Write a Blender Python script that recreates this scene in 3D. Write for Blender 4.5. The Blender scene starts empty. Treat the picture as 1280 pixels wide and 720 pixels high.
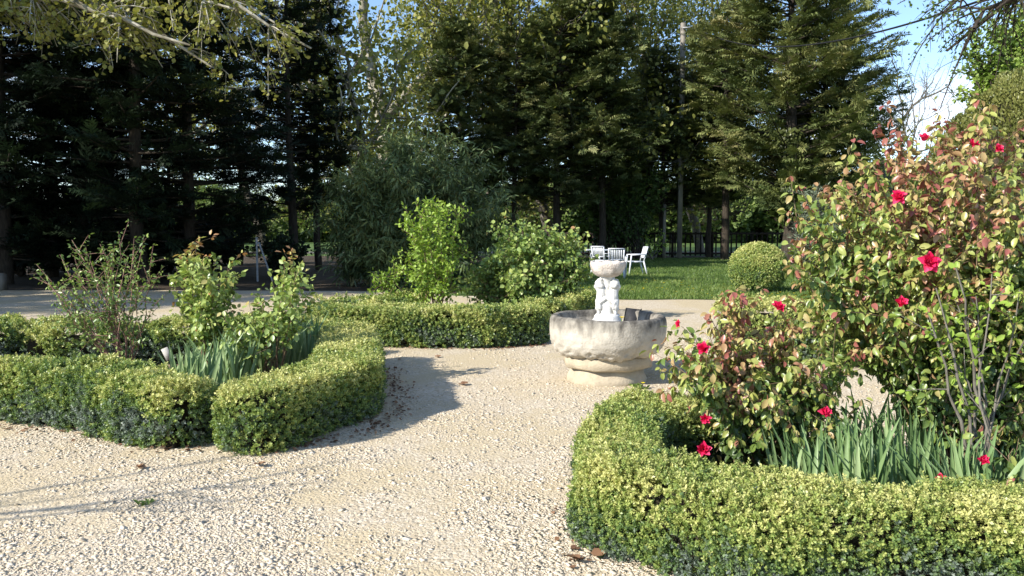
import bpy, math
import numpy as np
from mathutils import Vector

# ------------------------------------------------------------------ camera, sky, sun, exposure
S = bpy.context.scene
COL = S.collection
PITCH, FPX, CAMZ = math.radians(4.44), 1005.0, 1.6
cam = bpy.data.cameras.new('camera'); camo = bpy.data.objects.new('camera', cam); COL.objects.link(camo)
camo.location = (0, 0, CAMZ); camo.rotation_euler = (math.radians(90) - PITCH, 0, 0)
cam.sensor_width = 36.0; cam.lens = 36.0 * FPX / 1280.0; cam.clip_end = 3000.0; cam.clip_start = 0.05
S.camera = camo
S.render.engine = 'CYCLES'
S.view_settings.view_transform = 'Standard'; S.view_settings.look = 'None'
S.view_settings.gamma = 1.0; S.view_settings.use_curve_mapping = False
S.view_settings.exposure = 0.98
S.cycles.max_bounces = 6; S.cycles.diffuse_bounces = 3; S.cycles.transmission_bounces = 4; S.cycles.transparent_max_bounces = 4

SUN_EL = math.radians(31.0)
SUN_TO = Vector((-0.848 * math.cos(SUN_EL), -0.53 * math.cos(SUN_EL), math.sin(SUN_EL)))
W = bpy.data.worlds.new('World'); S.world = W; W.use_nodes = True
nt = W.node_tree; nt.nodes.clear()
def nd(t, typ, **kw):
    n = t.nodes.new(typ)
    for k, v in kw.items(): setattr(n, k, v)
    return n
wo = nd(nt, 'ShaderNodeOutputWorld'); bg = nd(nt, 'ShaderNodeBackground')
sky = nd(nt, 'ShaderNodeTexSky', sky_type='NISHITA', sun_disc=False)
sky.sun_elevation = SUN_EL; sky.sun_rotation = math.radians(238); sky.altitude = 1500
sky.air_density = 1.0; sky.dust_density = 0.05; sky.ozone_density = 2.2
tc = nd(nt, 'ShaderNodeTexCoord'); mp = nd(nt, 'ShaderNodeMapping')
mp.inputs['Scale'].default_value = (1.0, 1.0, 2.6); mp.inputs['Location'].default_value = (5.2, 1.1, .4); mp.inputs['Rotation'].default_value = (0, 0, math.radians(13))
no = nd(nt, 'ShaderNodeTexNoise'); no.inputs['Scale'].default_value = 2.6; no.inputs['Detail'].default_value = 8; no.inputs['Roughness'].default_value = 0.55
cr = nd(nt, 'ShaderNodeValToRGB'); cr.color_ramp.elements[0].position = 0.53; cr.color_ramp.elements[1].position = 0.72
mx = nd(nt, 'ShaderNodeMixRGB'); mx.inputs['Color2'].default_value = (6.2, 6.4, 6.9, 1)
nt.links.new(tc.outputs['Generated'], mp.inputs['Vector']); nt.links.new(mp.outputs['Vector'], no.inputs['Vector'])
nt.links.new(no.outputs['Fac'], cr.inputs['Fac']); nt.links.new(cr.outputs['Color'], mx.inputs['Fac'])
nt.links.new(sky.outputs['Color'], mx.inputs['Color1']); nt.links.new(mx.outputs['Color'], bg.inputs['Color'])
bg.inputs['Strength'].default_value = 0.13
nt.links.new(bg.outputs['Background'], wo.inputs['Surface'])
sl = bpy.data.lights.new('sun', 'SUN'); sl.energy = 4.4; sl.angle = math.radians(0.53); sl.color = (1.0, 0.945, 0.86)
so = bpy.data.objects.new('sun', sl); COL.objects.link(so); so.location = (-30, -20, 30)
so.rotation_euler = (-SUN_TO).to_track_quat('-Z', 'Y').to_euler()

# ------------------------------------------------------------------ helpers
def ray(px, py):
    u, v = (px - 640) / FPX, (360 - py) / FPX
    c, s = math.cos(PITCH), math.sin(PITCH)
    return np.array([u, c + v * s, -s + v * c])
def gp(px, py, z=0.0):
    d = ray(px, py); t = (z - CAMZ) / d[2]
    return np.array([d[0] * t, d[1] * t, z])
def at(px, py, Y):
    d = ray(px, py); t = Y / d[1]
    return np.array([d[0] * t, Y, CAMZ + d[2] * t])
RNG = np.random.default_rng(7)
def nrm(a):
    a = np.asarray(a, float); return a / np.maximum(np.linalg.norm(a, axis=-1, keepdims=True), 1e-9)
def snoise(P, f, seed=0):
    """smooth pseudo noise in about -1..1"""
    r = np.random.default_rng(1000 + seed); out = 0
    for k in range(5):
        d = nrm(r.normal(size=3)) * f * r.uniform(.7, 1.5)
        out = out + np.sin(P @ d * 2 * math.pi + r.uniform(0, 6.28))
    return out / 2.6

def mesh_obj(name, parts, mat, parent=None, smooth=False, loc=None):
    """parts: list of (V(n,3), F(m,k), tone scalar or (m,))"""
    me = bpy.data.meshes.new(name)
    Vs, loops, tot, tones, off = [], [], [], [], 0
    for p in parts:
        V = np.asarray(p[0], float); F = np.asarray(p[1], int)
        if len(F) == 0: continue
        Vs.append(V); loops.append((F + off).ravel()); tot.append(np.full(len(F), F.shape[1]))
        t = p[2] if len(p) > 2 else 0.5
        tones.append(np.full(len(F), t) if np.isscalar(t) else np.asarray(t, float)); off += len(V)
    V = np.concatenate(Vs); L = np.concatenate(loops); T = np.concatenate(tot); tn = np.concatenate(tones)
    me.vertices.add(len(V)); me.vertices.foreach_set('co', V.astype(np.float32).ravel())
    me.loops.add(len(L)); me.loops.foreach_set('vertex_index', L.astype(np.int32))
    me.polygons.add(len(T)); st = np.concatenate([[0], np.cumsum(T)[:-1]])
    me.polygons.foreach_set('loop_start', st.astype(np.int32)); me.polygons.foreach_set('loop_total', T.astype(np.int32))
    if smooth: me.polygons.foreach_set('use_smooth', np.ones(len(T), bool))
    a = me.attributes.new('tone', 'FLOAT', 'FACE'); a.data.foreach_set('value', tn.astype(np.float32))
    me.update(calc_edges=True)
    if mat: me.materials.append(mat)
    o = bpy.data.objects.new(name, me); COL.objects.link(o)
    if parent: o.parent = parent
    if loc is not None: o.location = loc
    return o
def tag(o, label=None, cat=None, group=None, kind=None):
    for k, v in (('label', label), ('category', cat), ('group', group), ('kind', kind)):
        if v: o[k] = v
    return o
def empty(name, loc, label=None, cat=None, group=None, rz=0):
    o = bpy.data.objects.new(name, None); COL.objects.link(o); o.location = loc; o.rotation_euler = (0, 0, rz)
    return tag(o, label, cat, group)
def copy_tree(o, parent=None):
    c = o.copy(); COL.objects.link(c)
    if parent: c.parent = parent
    for ch in list(o.children): copy_tree(ch, c)
    return c

def instances(tpl, pos, dirs, ups, size, tone, wscale=None, twist=None):
    """scatter a template (verts in side,dir,normal axes; faces) -> part"""
    TV, TF = tpl; n = len(pos); d = nrm(dirs); s = nrm(np.cross(d, ups)); m = np.cross(s, d)
    size = np.broadcast_to(np.asarray(size, float), (n,)); ws = size if wscale is None else size * wscale
    V = (pos[:, None, :] + s[:, None, :] * (TV[None, :, 0:1] * ws[:, None, None]) + d[:, None, :] * (TV[None, :, 1:2] * size[:, None, None])
         + m[:, None, :] * (TV[None, :, 2:3] * size[:, None, None]))
    F = TF[None] + (np.arange(n) * len(TV))[:, None, None]
    tone = np.broadcast_to(np.asarray(tone, float), (n,))
    tt = np.repeat(tone, len(TF))
    return V.reshape(-1, 3), F.reshape(-1, TF.shape[1]), tt
LEAF = (np.array([[0, 0, 0], [.2, .3, .06], [.17, .68, .05], [0, 1, -.06], [-.17, .68, .05], [-.2, .3, .06]]), np.array([[0, 1, 2, 3], [0, 3, 4, 5]]))
ROSE = (np.array([[0, 0, 0], [0, .36, -.03], [0, .7, -.05], [0, 1, -.2], [.22, .2, .09], [.29, .5, .1], [.2, .8, .0], [-.22, .2, .09], [-.29, .5, .1], [-.2, .8, .0]]),
        np.array([[0, 4, 5, 1], [1, 5, 6, 2], [0, 1, 8, 7], [1, 2, 9, 8]]))
ROSE = (np.vstack([ROSE[0], [[.07, .93, -.13], [-.07, .93, -.13]]]), np.vstack([ROSE[1], [[2, 6, 10, 3], [2, 3, 11, 9]]]))
OVAL = (np.array([[0, 0, 0], [.24, .25, .05], [.27, .6, .04], [0, 1, -.1], [-.27, .6, .04], [-.24, .25, .05]]), np.array([[0, 1, 2, 3], [0, 3, 4, 5]]))
DIAMOND = (np.array([[0, 0, 0], [.26, .5, .08], [0, 1, 0], [-.26, .5, .08]]), np.array([[0, 1, 2, 3]]))
NARROW = (np.array([[0, 0, 0], [.06, .35, .02], [0, 1, -.12], [-.06, .35, .02]]), np.array([[0, 1, 2, 3]]))
def make_sprig(seed, n=9):
    r = np.random.default_rng(seed); V, F = [], []
    for k in range(n):
        y = .08 + .8 * k / n; a = k * 2.4 + r.uniform(-.4, .4)
        d = nrm(np.array([math.cos(a), .75, math.sin(a)])); up = nrm(r.normal(size=3) * .6 + np.array([0, 1, 0])); s = nrm(np.cross(d, up)); m = np.cross(s, d)
        l = r.uniform(.34, .52); w = l * .3; b = np.array([0, y, 0]); i = len(V)
        V += [b, b + d * l * .55 + s * w + m * .05, b + d * l, b + d * l * .55 - s * w + m * .05]; F.append([i, i + 1, i + 2, i + 3])
    return np.array(V), np.array(F)
SPRIGS = [make_sprig(k) for k in range(4)]
def make_spray(seed, n=7):
    """flat conifer spray: centre axis and side fingers"""
    r = np.random.default_rng(seed); V, F = [], []
    def blade(b, d, l, w, z):
        s = np.array([d[1], -d[0], 0]); i = len(V)
        V.extend([b, b + d * l * .45 + s * w + [0, 0, z], b + d * l + [0, 0, -z * 1.5], b + d * l * .45 - s * w + [0, 0, z]]); F.append([i, i + 1, i + 2, i + 3])
    blade(np.zeros(3), np.array([0., 1, 0]), 1.0, .035, .03)
    for k in range(n):
        y = .1 + .75 * k / n
        for sd in (-1, 1):
            a = math.radians(r.uniform(32, 58)); l = (.52 - .32 * y) * r.uniform(.7, 1.2)
            d = np.array([sd * math.sin(a), math.cos(a), 0])
            blade(np.array([0, y, r.uniform(-.03, .03)]), d, l, .03 + .02 * r.random(), r.uniform(-.05, .08))
    return np.array(V, float), np.array(F)
SPRAYS = [make_spray(k) for k in range(4)]
def scatter_many(tpls, pos, dirs, ups, size, tone, rng):
    k = rng.integers(0, len(tpls), len(pos)); out = []
    size = np.broadcast_to(size, (len(pos),)); tone = np.broadcast_to(tone, (len(pos),))
    for i, t in enumerate(tpls):
        m = k == i
        if m.any(): out.append(instances(t, pos[m], dirs[m], ups[m], size[m], tone[m]))
    return out

def tube(pts, rad, sides=5, cap=True):
    P = np.asarray(pts, float); n = len(P); R = np.broadcast_to(np.asarray(rad, float), (n,))
    T = nrm(np.gradient(P, axis=0)); ref = np.array([0.31, 0.17, .93]) if abs(T[0] @ np.array([.31, .17, .93])) < .9 else np.array([1., 0, 0])
    A = nrm(np.cross(T, ref)); B = np.cross(T, A)
    a = np.arange(sides) * 2 * math.pi / sides
    V = P[:, None] + R[:, None, None] * (A[:, None] * np.cos(a)[None, :, None] + B[:, None] * np.sin(a)[None, :, None])
    i = np.arange(n - 1)[:, None] * sides; j = np.arange(sides)[None]; j2 = (j + 1) % sides
    F = np.stack([i + j, i + j2, i + sides + j2, i + sides + j], -1).reshape(-1, 4)
    return V.reshape(-1, 3), F, .5
def box(c, s, rz=0.0):
    c = np.asarray(c, float); s = np.asarray(s, float) / 2
    V = np.array([[x, y, z] for z in (-1, 1) for y in (-1, 1) for x in (-1, 1)], float) * s
    if rz: V = V @ np.array([[math.cos(rz), math.sin(rz), 0], [-math.sin(rz), math.cos(rz), 0], [0, 0, 1]])
    return V + c, np.array([[0, 2, 3, 1], [4, 5, 7, 6], [0, 1, 5, 4], [2, 6, 7, 3], [0, 4, 6, 2], [1, 3, 7, 5]]), .5
def bar(a, b, w, h, up=(0, 0, 1)):
    a, b = np.asarray(a, float), np.asarray(b, float); d = nrm(b - a); s = nrm(np.cross(d, np.asarray(up, float))); u = np.cross(s, d)
    V = np.array([p + s * sx * w / 2 + u * sz * h / 2 for p in (a, b) for sx, sz in ((-1, -1), (1, -1), (1, 1), (-1, 1))])
    return V, np.array([[0, 1, 2, 3], [7, 6, 5, 4], [0, 4, 5, 1], [1, 5, 6, 2], [2, 6, 7, 3], [3, 7, 4, 0]]), .5
def lathe(prof, n=48, disp=None, closed=False):
    P = np.asarray(prof, float); a = np.arange(n) * 2 * math.pi / n
    V = np.stack([P[:, None, 0] * np.cos(a), P[:, None, 0] * np.sin(a), np.broadcast_to(P[:, None, 1], (len(P), n))], -1).reshape(-1, 3)
    if disp is not None: V = disp(V)
    i = np.arange(len(P) - 1)[:, None] * n; j = np.arange(n)[None]; j2 = (j + 1) % n
    F = np.stack([i + j, i + j2, i + n + j2, i + n + j], -1).reshape(-1, 4)
    return V, F, .5
def poly_sheet(name, pts, z, mat, step=None):
    """flat polygon sheet"""
    V = np.array([[p[0], p[1], z] for p in pts]); return mesh_obj(name, [(V, np.arange(len(V))[None, :])], mat)
def blob(name, segs, mat, parent, voxel=.008, smooth=3):
    """one continuous body: union of tapered capsules, remeshed"""
    parts = []
    for a, ra, b, rb in segs:
        a, b = np.asarray(a, float), np.asarray(b, float); L = np.linalg.norm(b - a); d = (b - a) / L if L > 1e-6 else np.array([0, 0, 1.])
        pts, rr = [], []
        for k in range(5): t = k / 4 * math.pi / 2; pts.append(a - d * ra * math.cos(t)); rr.append(max(ra * math.sin(t), 1e-4))
        for k in range(5): t = k / 4 * math.pi / 2; pts.append(b + d * rb * math.sin(t)); rr.append(max(rb * math.cos(t), 1e-4))
        P = np.array(pts); T = np.repeat(d[None], len(P), 0); ref = np.array([1., 0, 0]) if abs(d[0]) < .8 else np.array([0, 1., 0])
        A = nrm(np.cross(T, ref)); B = np.cross(T, A); q = np.arange(10) * .2 * math.pi; n = len(P)
        V = (P[:, None] + np.array(rr)[:, None, None] * (A[:, None] * np.cos(q)[None, :, None] + B[:, None] * np.sin(q)[None, :, None])).reshape(-1, 3)
        i = np.arange(n - 1)[:, None] * 10; j = np.arange(10)[None]; j2 = (j + 1) % 10
        F = np.stack([i + j, i + j2, i + 10 + j2, i + 10 + j], -1).reshape(-1, 4)
        parts.append((V, F)); parts.append((V, np.array([np.arange(10)[::-1], np.arange(10) + 10 * (n - 1)])))
    o = mesh_obj(name, parts, mat, parent)
    m = o.modifiers.new('r', 'REMESH'); m.mode = 'VOXEL'; m.voxel_size = voxel; m.use_smooth_shade = True
    s = o.modifiers.new('s', 'SMOOTH'); s.iterations = smooth; s.factor = .5
    bpy.context.view_layer.update(); dg = bpy.context.evaluated_depsgraph_get()
    me = bpy.data.meshes.new_from_object(o.evaluated_get(dg)); o.modifiers.clear(); o.data = me
    if not me.materials: me.materials.append(mat)
    return o

# ------------------------------------------------------------------ materials
def new_mat(name):
    m = bpy.data.materials.new(name); m.use_nodes = True; t = m.node_tree; t.nodes.clear()
    o = nd(t, 'ShaderNodeOutputMaterial'); return m, t, o
def ramp(t, stops):
    r = nd(t, 'ShaderNodeValToRGB'); e = r.color_ramp.elements
    while len(e) < len(stops): e.new(0.5)
    for k, (p, c) in enumerate(stops): e[k].position = p; e[k].color = (*c, 1)
    return r
def leaf_mat(name, stops, rough=.45, trans=.3, spec=.35):
    m, t, o = new_mat(name); a = nd(t, 'ShaderNodeAttribute'); a.attribute_name = 'tone'
    r = ramp(t, stops); t.links.new(a.outputs['Fac'], r.inputs['Fac'])
    p = nd(t, 'ShaderNodeBsdfPrincipled'); p.inputs['Roughness'].default_value = rough; p.inputs['Specular IOR Level'].default_value = spec
    t.links.new(r.outputs['Color'], p.inputs['Base Color'])
    tr = nd(t, 'ShaderNodeBsdfTranslucent'); g = nd(t, 'ShaderNodeHueSaturation'); g.inputs['Saturation'].default_value = 1.15; g.inputs['Value'].default_value = 1.25
    t.links.new(r.outputs['Color'], g.inputs['Color']); t.links.new(g.outputs['Color'], tr.inputs['Color'])
    x = nd(t, 'ShaderNodeMixShader'); x.inputs[0].default_value = trans
    t.links.new(p.outputs[0], x.inputs[1]); t.links.new(tr.outputs[0], x.inputs[2]); t.links.new(x.outputs[0], o.inputs['Surface'])
    return m
def noise_mat(name, stops, scale=8, detail=8, rough=.9, bump=.3, bump_scale=None, stretch=(1, 1, 1), dist=.02, spec=.2, attr=False, tone_mix=0.0):
    m, t, o = new_mat(name); c = nd(t, 'ShaderNodeTexCoord'); mp = nd(t, 'ShaderNodeMapping'); mp.inputs['Scale'].default_value = stretch
    t.links.new(c.outputs['Object'], mp.inputs['Vector'])
    n = nd(t, 'ShaderNodeTexNoise'); n.inputs['Scale'].default_value = scale; n.inputs['Detail'].default_value = detail; n.inputs['Roughness'].default_value = .62
    t.links.new(mp.outputs['Vector'], n.inputs['Vector'])
    r = ramp(t, stops); t.links.new(n.outputs['Fac'], r.inputs['Fac'])
    p = nd(t, 'ShaderNodeBsdfPrincipled'); p.inputs['Roughness'].default_value = rough; p.inputs['Specular IOR Level'].default_value = spec
    t.links.new(r.outputs['Color'], p.inputs['Base Color'])
    if bump:
        n2 = nd(t, 'ShaderNodeTexNoise'); n2.inputs['Scale'].default_value = bump_scale or scale * 4; n2.inputs['Detail'].default_value = 8
        t.links.new(mp.outputs['Vector'], n2.inputs['Vector'])
        b = nd(t, 'ShaderNodeBump'); b.inputs['Strength'].default_value = bump; b.inputs['Distance'].default_value = dist
        t.links.new(n2.outputs['Fac'], b.inputs['Height']); t.links.new(b.outputs['Normal'], p.inputs['Normal'])
    t.links.new(p.outputs[0], o.inputs['Surface']); return m

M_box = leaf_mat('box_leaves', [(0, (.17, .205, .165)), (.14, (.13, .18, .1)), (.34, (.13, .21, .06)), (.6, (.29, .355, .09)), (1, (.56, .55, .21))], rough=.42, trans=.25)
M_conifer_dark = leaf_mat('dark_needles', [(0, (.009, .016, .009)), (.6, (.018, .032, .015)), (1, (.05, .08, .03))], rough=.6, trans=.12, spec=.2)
M_conifer_olive = leaf_mat('olive_needles', [(0, (.045, .07, .026)), (.5, (.15, .18, .06)), (.8, (.28, .28, .105)), (1, (.38, .34, .16))], rough=.6, trans=.15, spec=.2)
M_bamboo = leaf_mat('bamboo_leaves', [(0, (.055, .085, .035)), (.6, (.13, .18, .065)), (1, (.25, .3, .11))], rough=.45, trans=.2)
M_plane = leaf_mat('young_plane_leaves', [(0, (.12, .145, .035)), (.6, (.23, .24, .06)), (1, (.37, .35, .1))], rough=.5, trans=.35)
M_broad = leaf_mat('broad_leaves', [(0, (.03, .055, .02)), (.6, (.085, .14, .035)), (1, (.19, .25, .06))], rough=.5, trans=.25)
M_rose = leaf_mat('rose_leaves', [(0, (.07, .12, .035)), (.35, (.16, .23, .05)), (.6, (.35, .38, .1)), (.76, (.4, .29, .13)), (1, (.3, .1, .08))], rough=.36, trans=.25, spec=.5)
M_rose_green = leaf_mat('pale_rose_leaves', [(0, (.08, .14, .045)), (.45, (.22, .31, .075)), (.8, (.42, .48, .15)), (1, (.4, .22, .1))], rough=.38, trans=.25, spec=.5)
M_lime = leaf_mat('lime_leaves', [(0, (.12, .2, .035)), (.6, (.28, .4, .065)), (1, (.45, .55, .12))], rough=.45, trans=.3)
M_iris = leaf_mat('iris_leaves', [(0, (.06, .12, .04)), (.6, (.17, .27, .1)), (1, (.33, .42, .2))], rough=.42, trans=.25)
M_ivy = leaf_mat('ivy_leaves', [(0, (.05, .065, .02)), (.6, (.13, .15, .04)), (1, (.25, .25, .075))], rough=.4, trans=.2)
M_olive = leaf_mat('grey_green_leaves', [(0, (.09, .12, .07)), (.6, (.19, .23, .15)), (1, (.32, .34, .24))], rough=.5, trans=.25)
M_grass = leaf_mat('grass_blades', [(0, (.07, .12, .026)), (.6, (.145, .22, .052)), (1, (.3, .32, .09))], rough=.5, trans=.3)
M_yellow = leaf_mat('dandelion_petals', [(0, (.75, .55, .02)), (1, (.85, .7, .04))], trans=.2)
M_red = leaf_mat('red_petals', [(0, (.5, .006, .05)), (.6, (.75, .02, .11)), (1, (.85, .07, .18))], rough=.45, trans=.2)
M_dry = leaf_mat('dry_leaves', [(0, (.09, .045, .025)), (.6, (.24, .13, .07)), (1, (.42, .27, .16))], rough=.7, trans=.1)
M_bark = noise_mat('dark_bark', [(.3, (.02, .016, .012)), (.7, (.075, .06, .045))], scale=5, stretch=(4, 4, .8), bump=.6)
M_bark_grey = noise_mat('grey_bark', [(.3, (.08, .07, .055)), (.7, (.22, .2, .165))], scale=5, stretch=(4, 4, 1), bump=.5)
M_bark_plane = noise_mat('mottled_plane_bark', [(.35, (.13, .115, .08)), (.5, (.27, .25, .19)), (.62, (.45, .42, .34))], scale=2.2, detail=3, stretch=(1.5, 1.5, 1), bump=.25)
M_cane = noise_mat('rose_cane', [(.3, (.1, .07, .04)), (.7, (.24, .17, .11))], scale=20, bump=.2)
M_cane_red = noise_mat('reddish_cane', [(.3, (.18, .1, .07)), (.7, (.36, .22, .17))], scale=20, bump=.2)
M_core = noise_mat('hedge_core', [(.3, (.018, .016, .01)), (.7, (.05, .042, .025))], scale=30, bump=.6)
M_culm = noise_mat('bamboo_culm', [(.3, (.1, .11, .04)), (.7, (.24, .22, .1))], scale=6, bump=.1)

def stone_mat(name, base, stain, z0, z1, rough_z=None):
    """limestone with a weathered dark band between z0 and z1 in object space"""
    m, t, o = new_mat(name); c = nd(t, 'ShaderNodeTexCoord')
    n = nd(t, 'ShaderNodeTexNoise'); n.inputs['Scale'].default_value = 7; n.inputs['Detail'].default_value = 10; n.inputs['Roughness'].default_value = .65
    t.links.new(c.outputs['Object'], n.inputs['Vector'])
    r = ramp(t, [(.3, tuple(x * .72 for x in base)), (.55, base), (.75, tuple(min(1, x * 1.18) for x in base))]); t.links.new(n.outputs['Fac'], r.inputs['Fac'])
    mp = nd(t, 'ShaderNodeMapping'); mp.inputs['Scale'].default_value = (1, 1, .55); t.links.new(c.outputs['Object'], mp.inputs['Vector'])
    n2 = nd(t, 'ShaderNodeTexNoise'); n2.inputs['Scale'].default_value = 13; n2.inputs['Detail'].default_value = 9; t.links.new(mp.outputs['Vector'], n2.inputs['Vector'])
    sx = nd(t, 'ShaderNodeSeparateXYZ'); t.links.new(c.outputs['Object'], sx.inputs[0])
    mr = nd(t, 'ShaderNodeMapRange'); mr.inputs[1].default_value = z0; mr.inputs[2].default_value = z1; t.links.new(sx.outputs['Z'], mr.inputs[0])
    ad = nd(t, 'ShaderNodeMath', operation='MULTIPLY_ADD'); t.links.new(n2.outputs['Fac'], ad.inputs[0]); ad.inputs[1].default_value = 1.7
    t.links.new(mr.outputs[0], ad.inputs[2])
    r2 = ramp(t, [(.0, (0, 0, 0)), (1, (1, 1, 1))]); 
    mr2 = nd(t, 'ShaderNodeMapRange'); mr2.inputs[1].default_value = 1.2; mr2.inputs[2].default_value = 2.0; t.links.new(ad.outputs[0], mr2.inputs[0])
    mx = nd(t, 'ShaderNodeMixRGB'); t.links.new(mr2.outputs[0], mx.inputs['Fac']); t.links.new(r.outputs['Color'], mx.inputs['Color1']); mx.inputs['Color2'].default_value = (*stain, 1)
    p = nd(t, 'ShaderNodeBsdfPrincipled'); p.inputs['Roughness'].default_value = .93; p.inputs['Specular IOR Level'].default_value = .15
    t.links.new(mx.outputs['Color'], p.inputs['Base Color'])
    n3 = nd(t, 'ShaderNodeTexNoise'); n3.inputs['Scale'].default_value = 45; n3.inputs['Detail'].default_value = 8; t.links.new(c.outputs['Object'], n3.inputs['Vector'])
    b = nd(t, 'ShaderNodeBump'); b.inputs['Strength'].default_value = .55; b.inputs['Distance'].default_value = .012
    t.links.new(n3.outputs['Fac'], b.inputs['Height']); t.links.new(b.outputs['Normal'], p.inputs['Normal'])
    t.links.new(p.outputs[0], o.inputs['Surface']); return m
M_basin = stone_mat('weathered_limestone', (.47, .43, .36), (.105, .095, .08), .42, .66)
M_plinth = stone_mat('yellow_limestone', (.44, .375, .275), (.3, .25, .17), 3, 4)
M_statue = noise_mat('white_cast_stone', [(.3, (.42, .4, .36)), (.48, (.6, .585, .55)), (.65, (.68, .67, .64))], scale=14, bump=.15)
M_bowl = noise_mat('pinkish_cast_stone', [(.3, (.42, .35, .29)), (.55, (.62, .55, .48)), (.75, (.74, .69, .63))], scale=14, bump=.5)
M_plastic = noise_mat('white_plastic', [(.3, (.58, .6, .64)), (.7, (.68, .7, .74))], scale=3, bump=0, rough=.4, spec=.4)  # white plastic darkened to carry the shade the chairs stand in
M_fence = noise_mat('dark_stained_wood', [(.3, (.016, .012, .01)), (.7, (.045, .035, .028))], scale=6, stretch=(3, 3, .5), bump=.3)
M_pole = noise_mat('weathered_concrete', [(.3, (.16, .145, .12)), (.7, (.29, .265, .22))], scale=3, stretch=(2, 2, .6), bump=.3)
M_cable = noise_mat('black_cable', [(.3, (.01, .01, .01)), (.7, (.02, .02, .02))], scale=3, bump=0, rough=.6)
M_panel = noise_mat('dark_slate', [(.3, (.022, .022, .024)), (.7, (.045, .045, .048))], scale=14, bump=.2, rough=.6)
M_metal = noise_mat('galvanised_metal', [(.3, (.2, .21, .22)), (.7, (.33, .34, .35))], scale=8, bump=.1, rough=.5, spec=.5)
M_tagw = noise_mat('grey_tag', [(.3, (.3, .29, .27)), (.7, (.46, .45, .42))], scale=20, bump=.1)
M_soil = noise_mat('bed_soil', [(.3, (.1, .07, .045)), (.5, (.2, .15, .1)), (.75, (.36, .29, .2))], scale=5, bump=.8, bump_scale=40, dist=.03)
M_floor = noise_mat('dark_woodland_soil', [(.3, (.035, .027, .018)), (.6, (.08, .06, .04)), (.8, (.15, .12, .08))], scale=3, bump=.8, bump_scale=25, dist=.04)  # dark brown is the earth's own colour
M_field = noise_mat('meadow_grass', [(.3, (.055, .1, .025)), (.55, (.1, .16, .04)), (.75, (.2, .21, .08))], scale=.35, bump=.8, bump_scale=8, dist=.1)
M_lawn = noise_mat('mown_lawn', [(.3, (.055, .1, .025)), (.5, (.095, .15, .04)), (.72, (.19, .21, .065))], scale=1.6, bump=1.0, bump_scale=30, dist=.05)
M_road = noise_mat('lane', [(.3, (.2, .18, .15)), (.7, (.3, .28, .24))], scale=3, bump=.2)
M_wall = noise_mat('pale_render', [(.3, (.5, .42, .33)), (.7, (.62, .54, .44))], scale=1.5, bump=.2)
M_tile = noise_mat('clay_roof_tiles', [(.3, (.28, .13, .08)), (.7, (.42, .22, .13))], scale=5, stretch=(1, 6, 1), bump=.5)
M_glass = noise_mat('dark_window', [(.3, (.03, .035, .04)), (.7, (.05, .055, .06))], scale=2, bump=0, rough=.15, spec=.5)
def gravel_mat():
    m, t, o = new_mat('limestone_gravel'); c = nd(t, 'ShaderNodeTexCoord')
    v = nd(t, 'ShaderNodeTexVoronoi'); v.inputs['Scale'].default_value = 42; t.links.new(c.outputs['Object'], v.inputs['Vector'])
    v2 = nd(t, 'ShaderNodeTexVoronoi'); v2.inputs['Scale'].default_value = 90; t.links.new(c.outputs['Object'], v2.inputs['Vector'])
    n = nd(t, 'ShaderNodeTexNoise'); n.inputs['Scale'].default_value = .9; n.inputs['Detail'].default_value = 5; n.inputs['Roughness'].default_value = .6; t.links.new(c.outputs['Object'], n.inputs['Vector'])
    r1 = ramp(t, [(0, (.42, .34, .23)), (.5, (.52, .44, .32)), (1, (.66, .58, .46))]); t.links.new(v.outputs['Color'], r1.inputs['Fac'])
    r2 = ramp(t, [(0, (.45, .36, .22)), (1, (.56, .47, .32))]); t.links.new(v2.outputs['Color'], r2.inputs['Fac'])
    rn = ramp(t, [(.42, (0, 0, 0)), (.58, (1, 1, 1))]); t.links.new(n.outputs['Fac'], rn.inputs['Fac'])
    mx = nd(t, 'ShaderNodeMixRGB'); t.links.new(rn.outputs['Color'], mx.inputs['Fac']); t.links.new(r2.outputs['Color'], mx.inputs['Color1']); t.links.new(r1.outputs['Color'], mx.inputs['Color2'])
    p = nd(t, 'ShaderNodeBsdfPrincipled'); p.inputs['Roughness'].default_value = .95; p.inputs['Specular IOR Level'].default_value = .1
    t.links.new(mx.outputs['Color'], p.inputs['Base Color'])
    b = nd(t, 'ShaderNodeBump'); b.inputs['Strength'].default_value = .7; b.inputs['Distance'].default_value = .008; b.invert = True
    t.links.new(v.outputs['Distance'], b.inputs['Height'])
    b2 = nd(t, 'ShaderNodeBump'); b2.inputs['Strength'].default_value = .6; b2.inputs['Distance'].default_value = .004; b2.invert = True
    t.links.new(v2.outputs['Distance'], b2.inputs['Height']); t.links.new(b.outputs['Normal'], b2.inputs['Normal']); t.links.new(b2.outputs['Normal'], p.inputs['Normal'])
    t.links.new(p.outputs[0], o.inputs['Surface']); return m
M_gravel = gravel_mat()
M_stone = leaf_mat('limestone_chips', [(0, (.4, .33, .225)), (.5, (.54, .46, .345)), (1, (.65, .58, .47))], rough=.95, trans=0.0, spec=.1)

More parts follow.
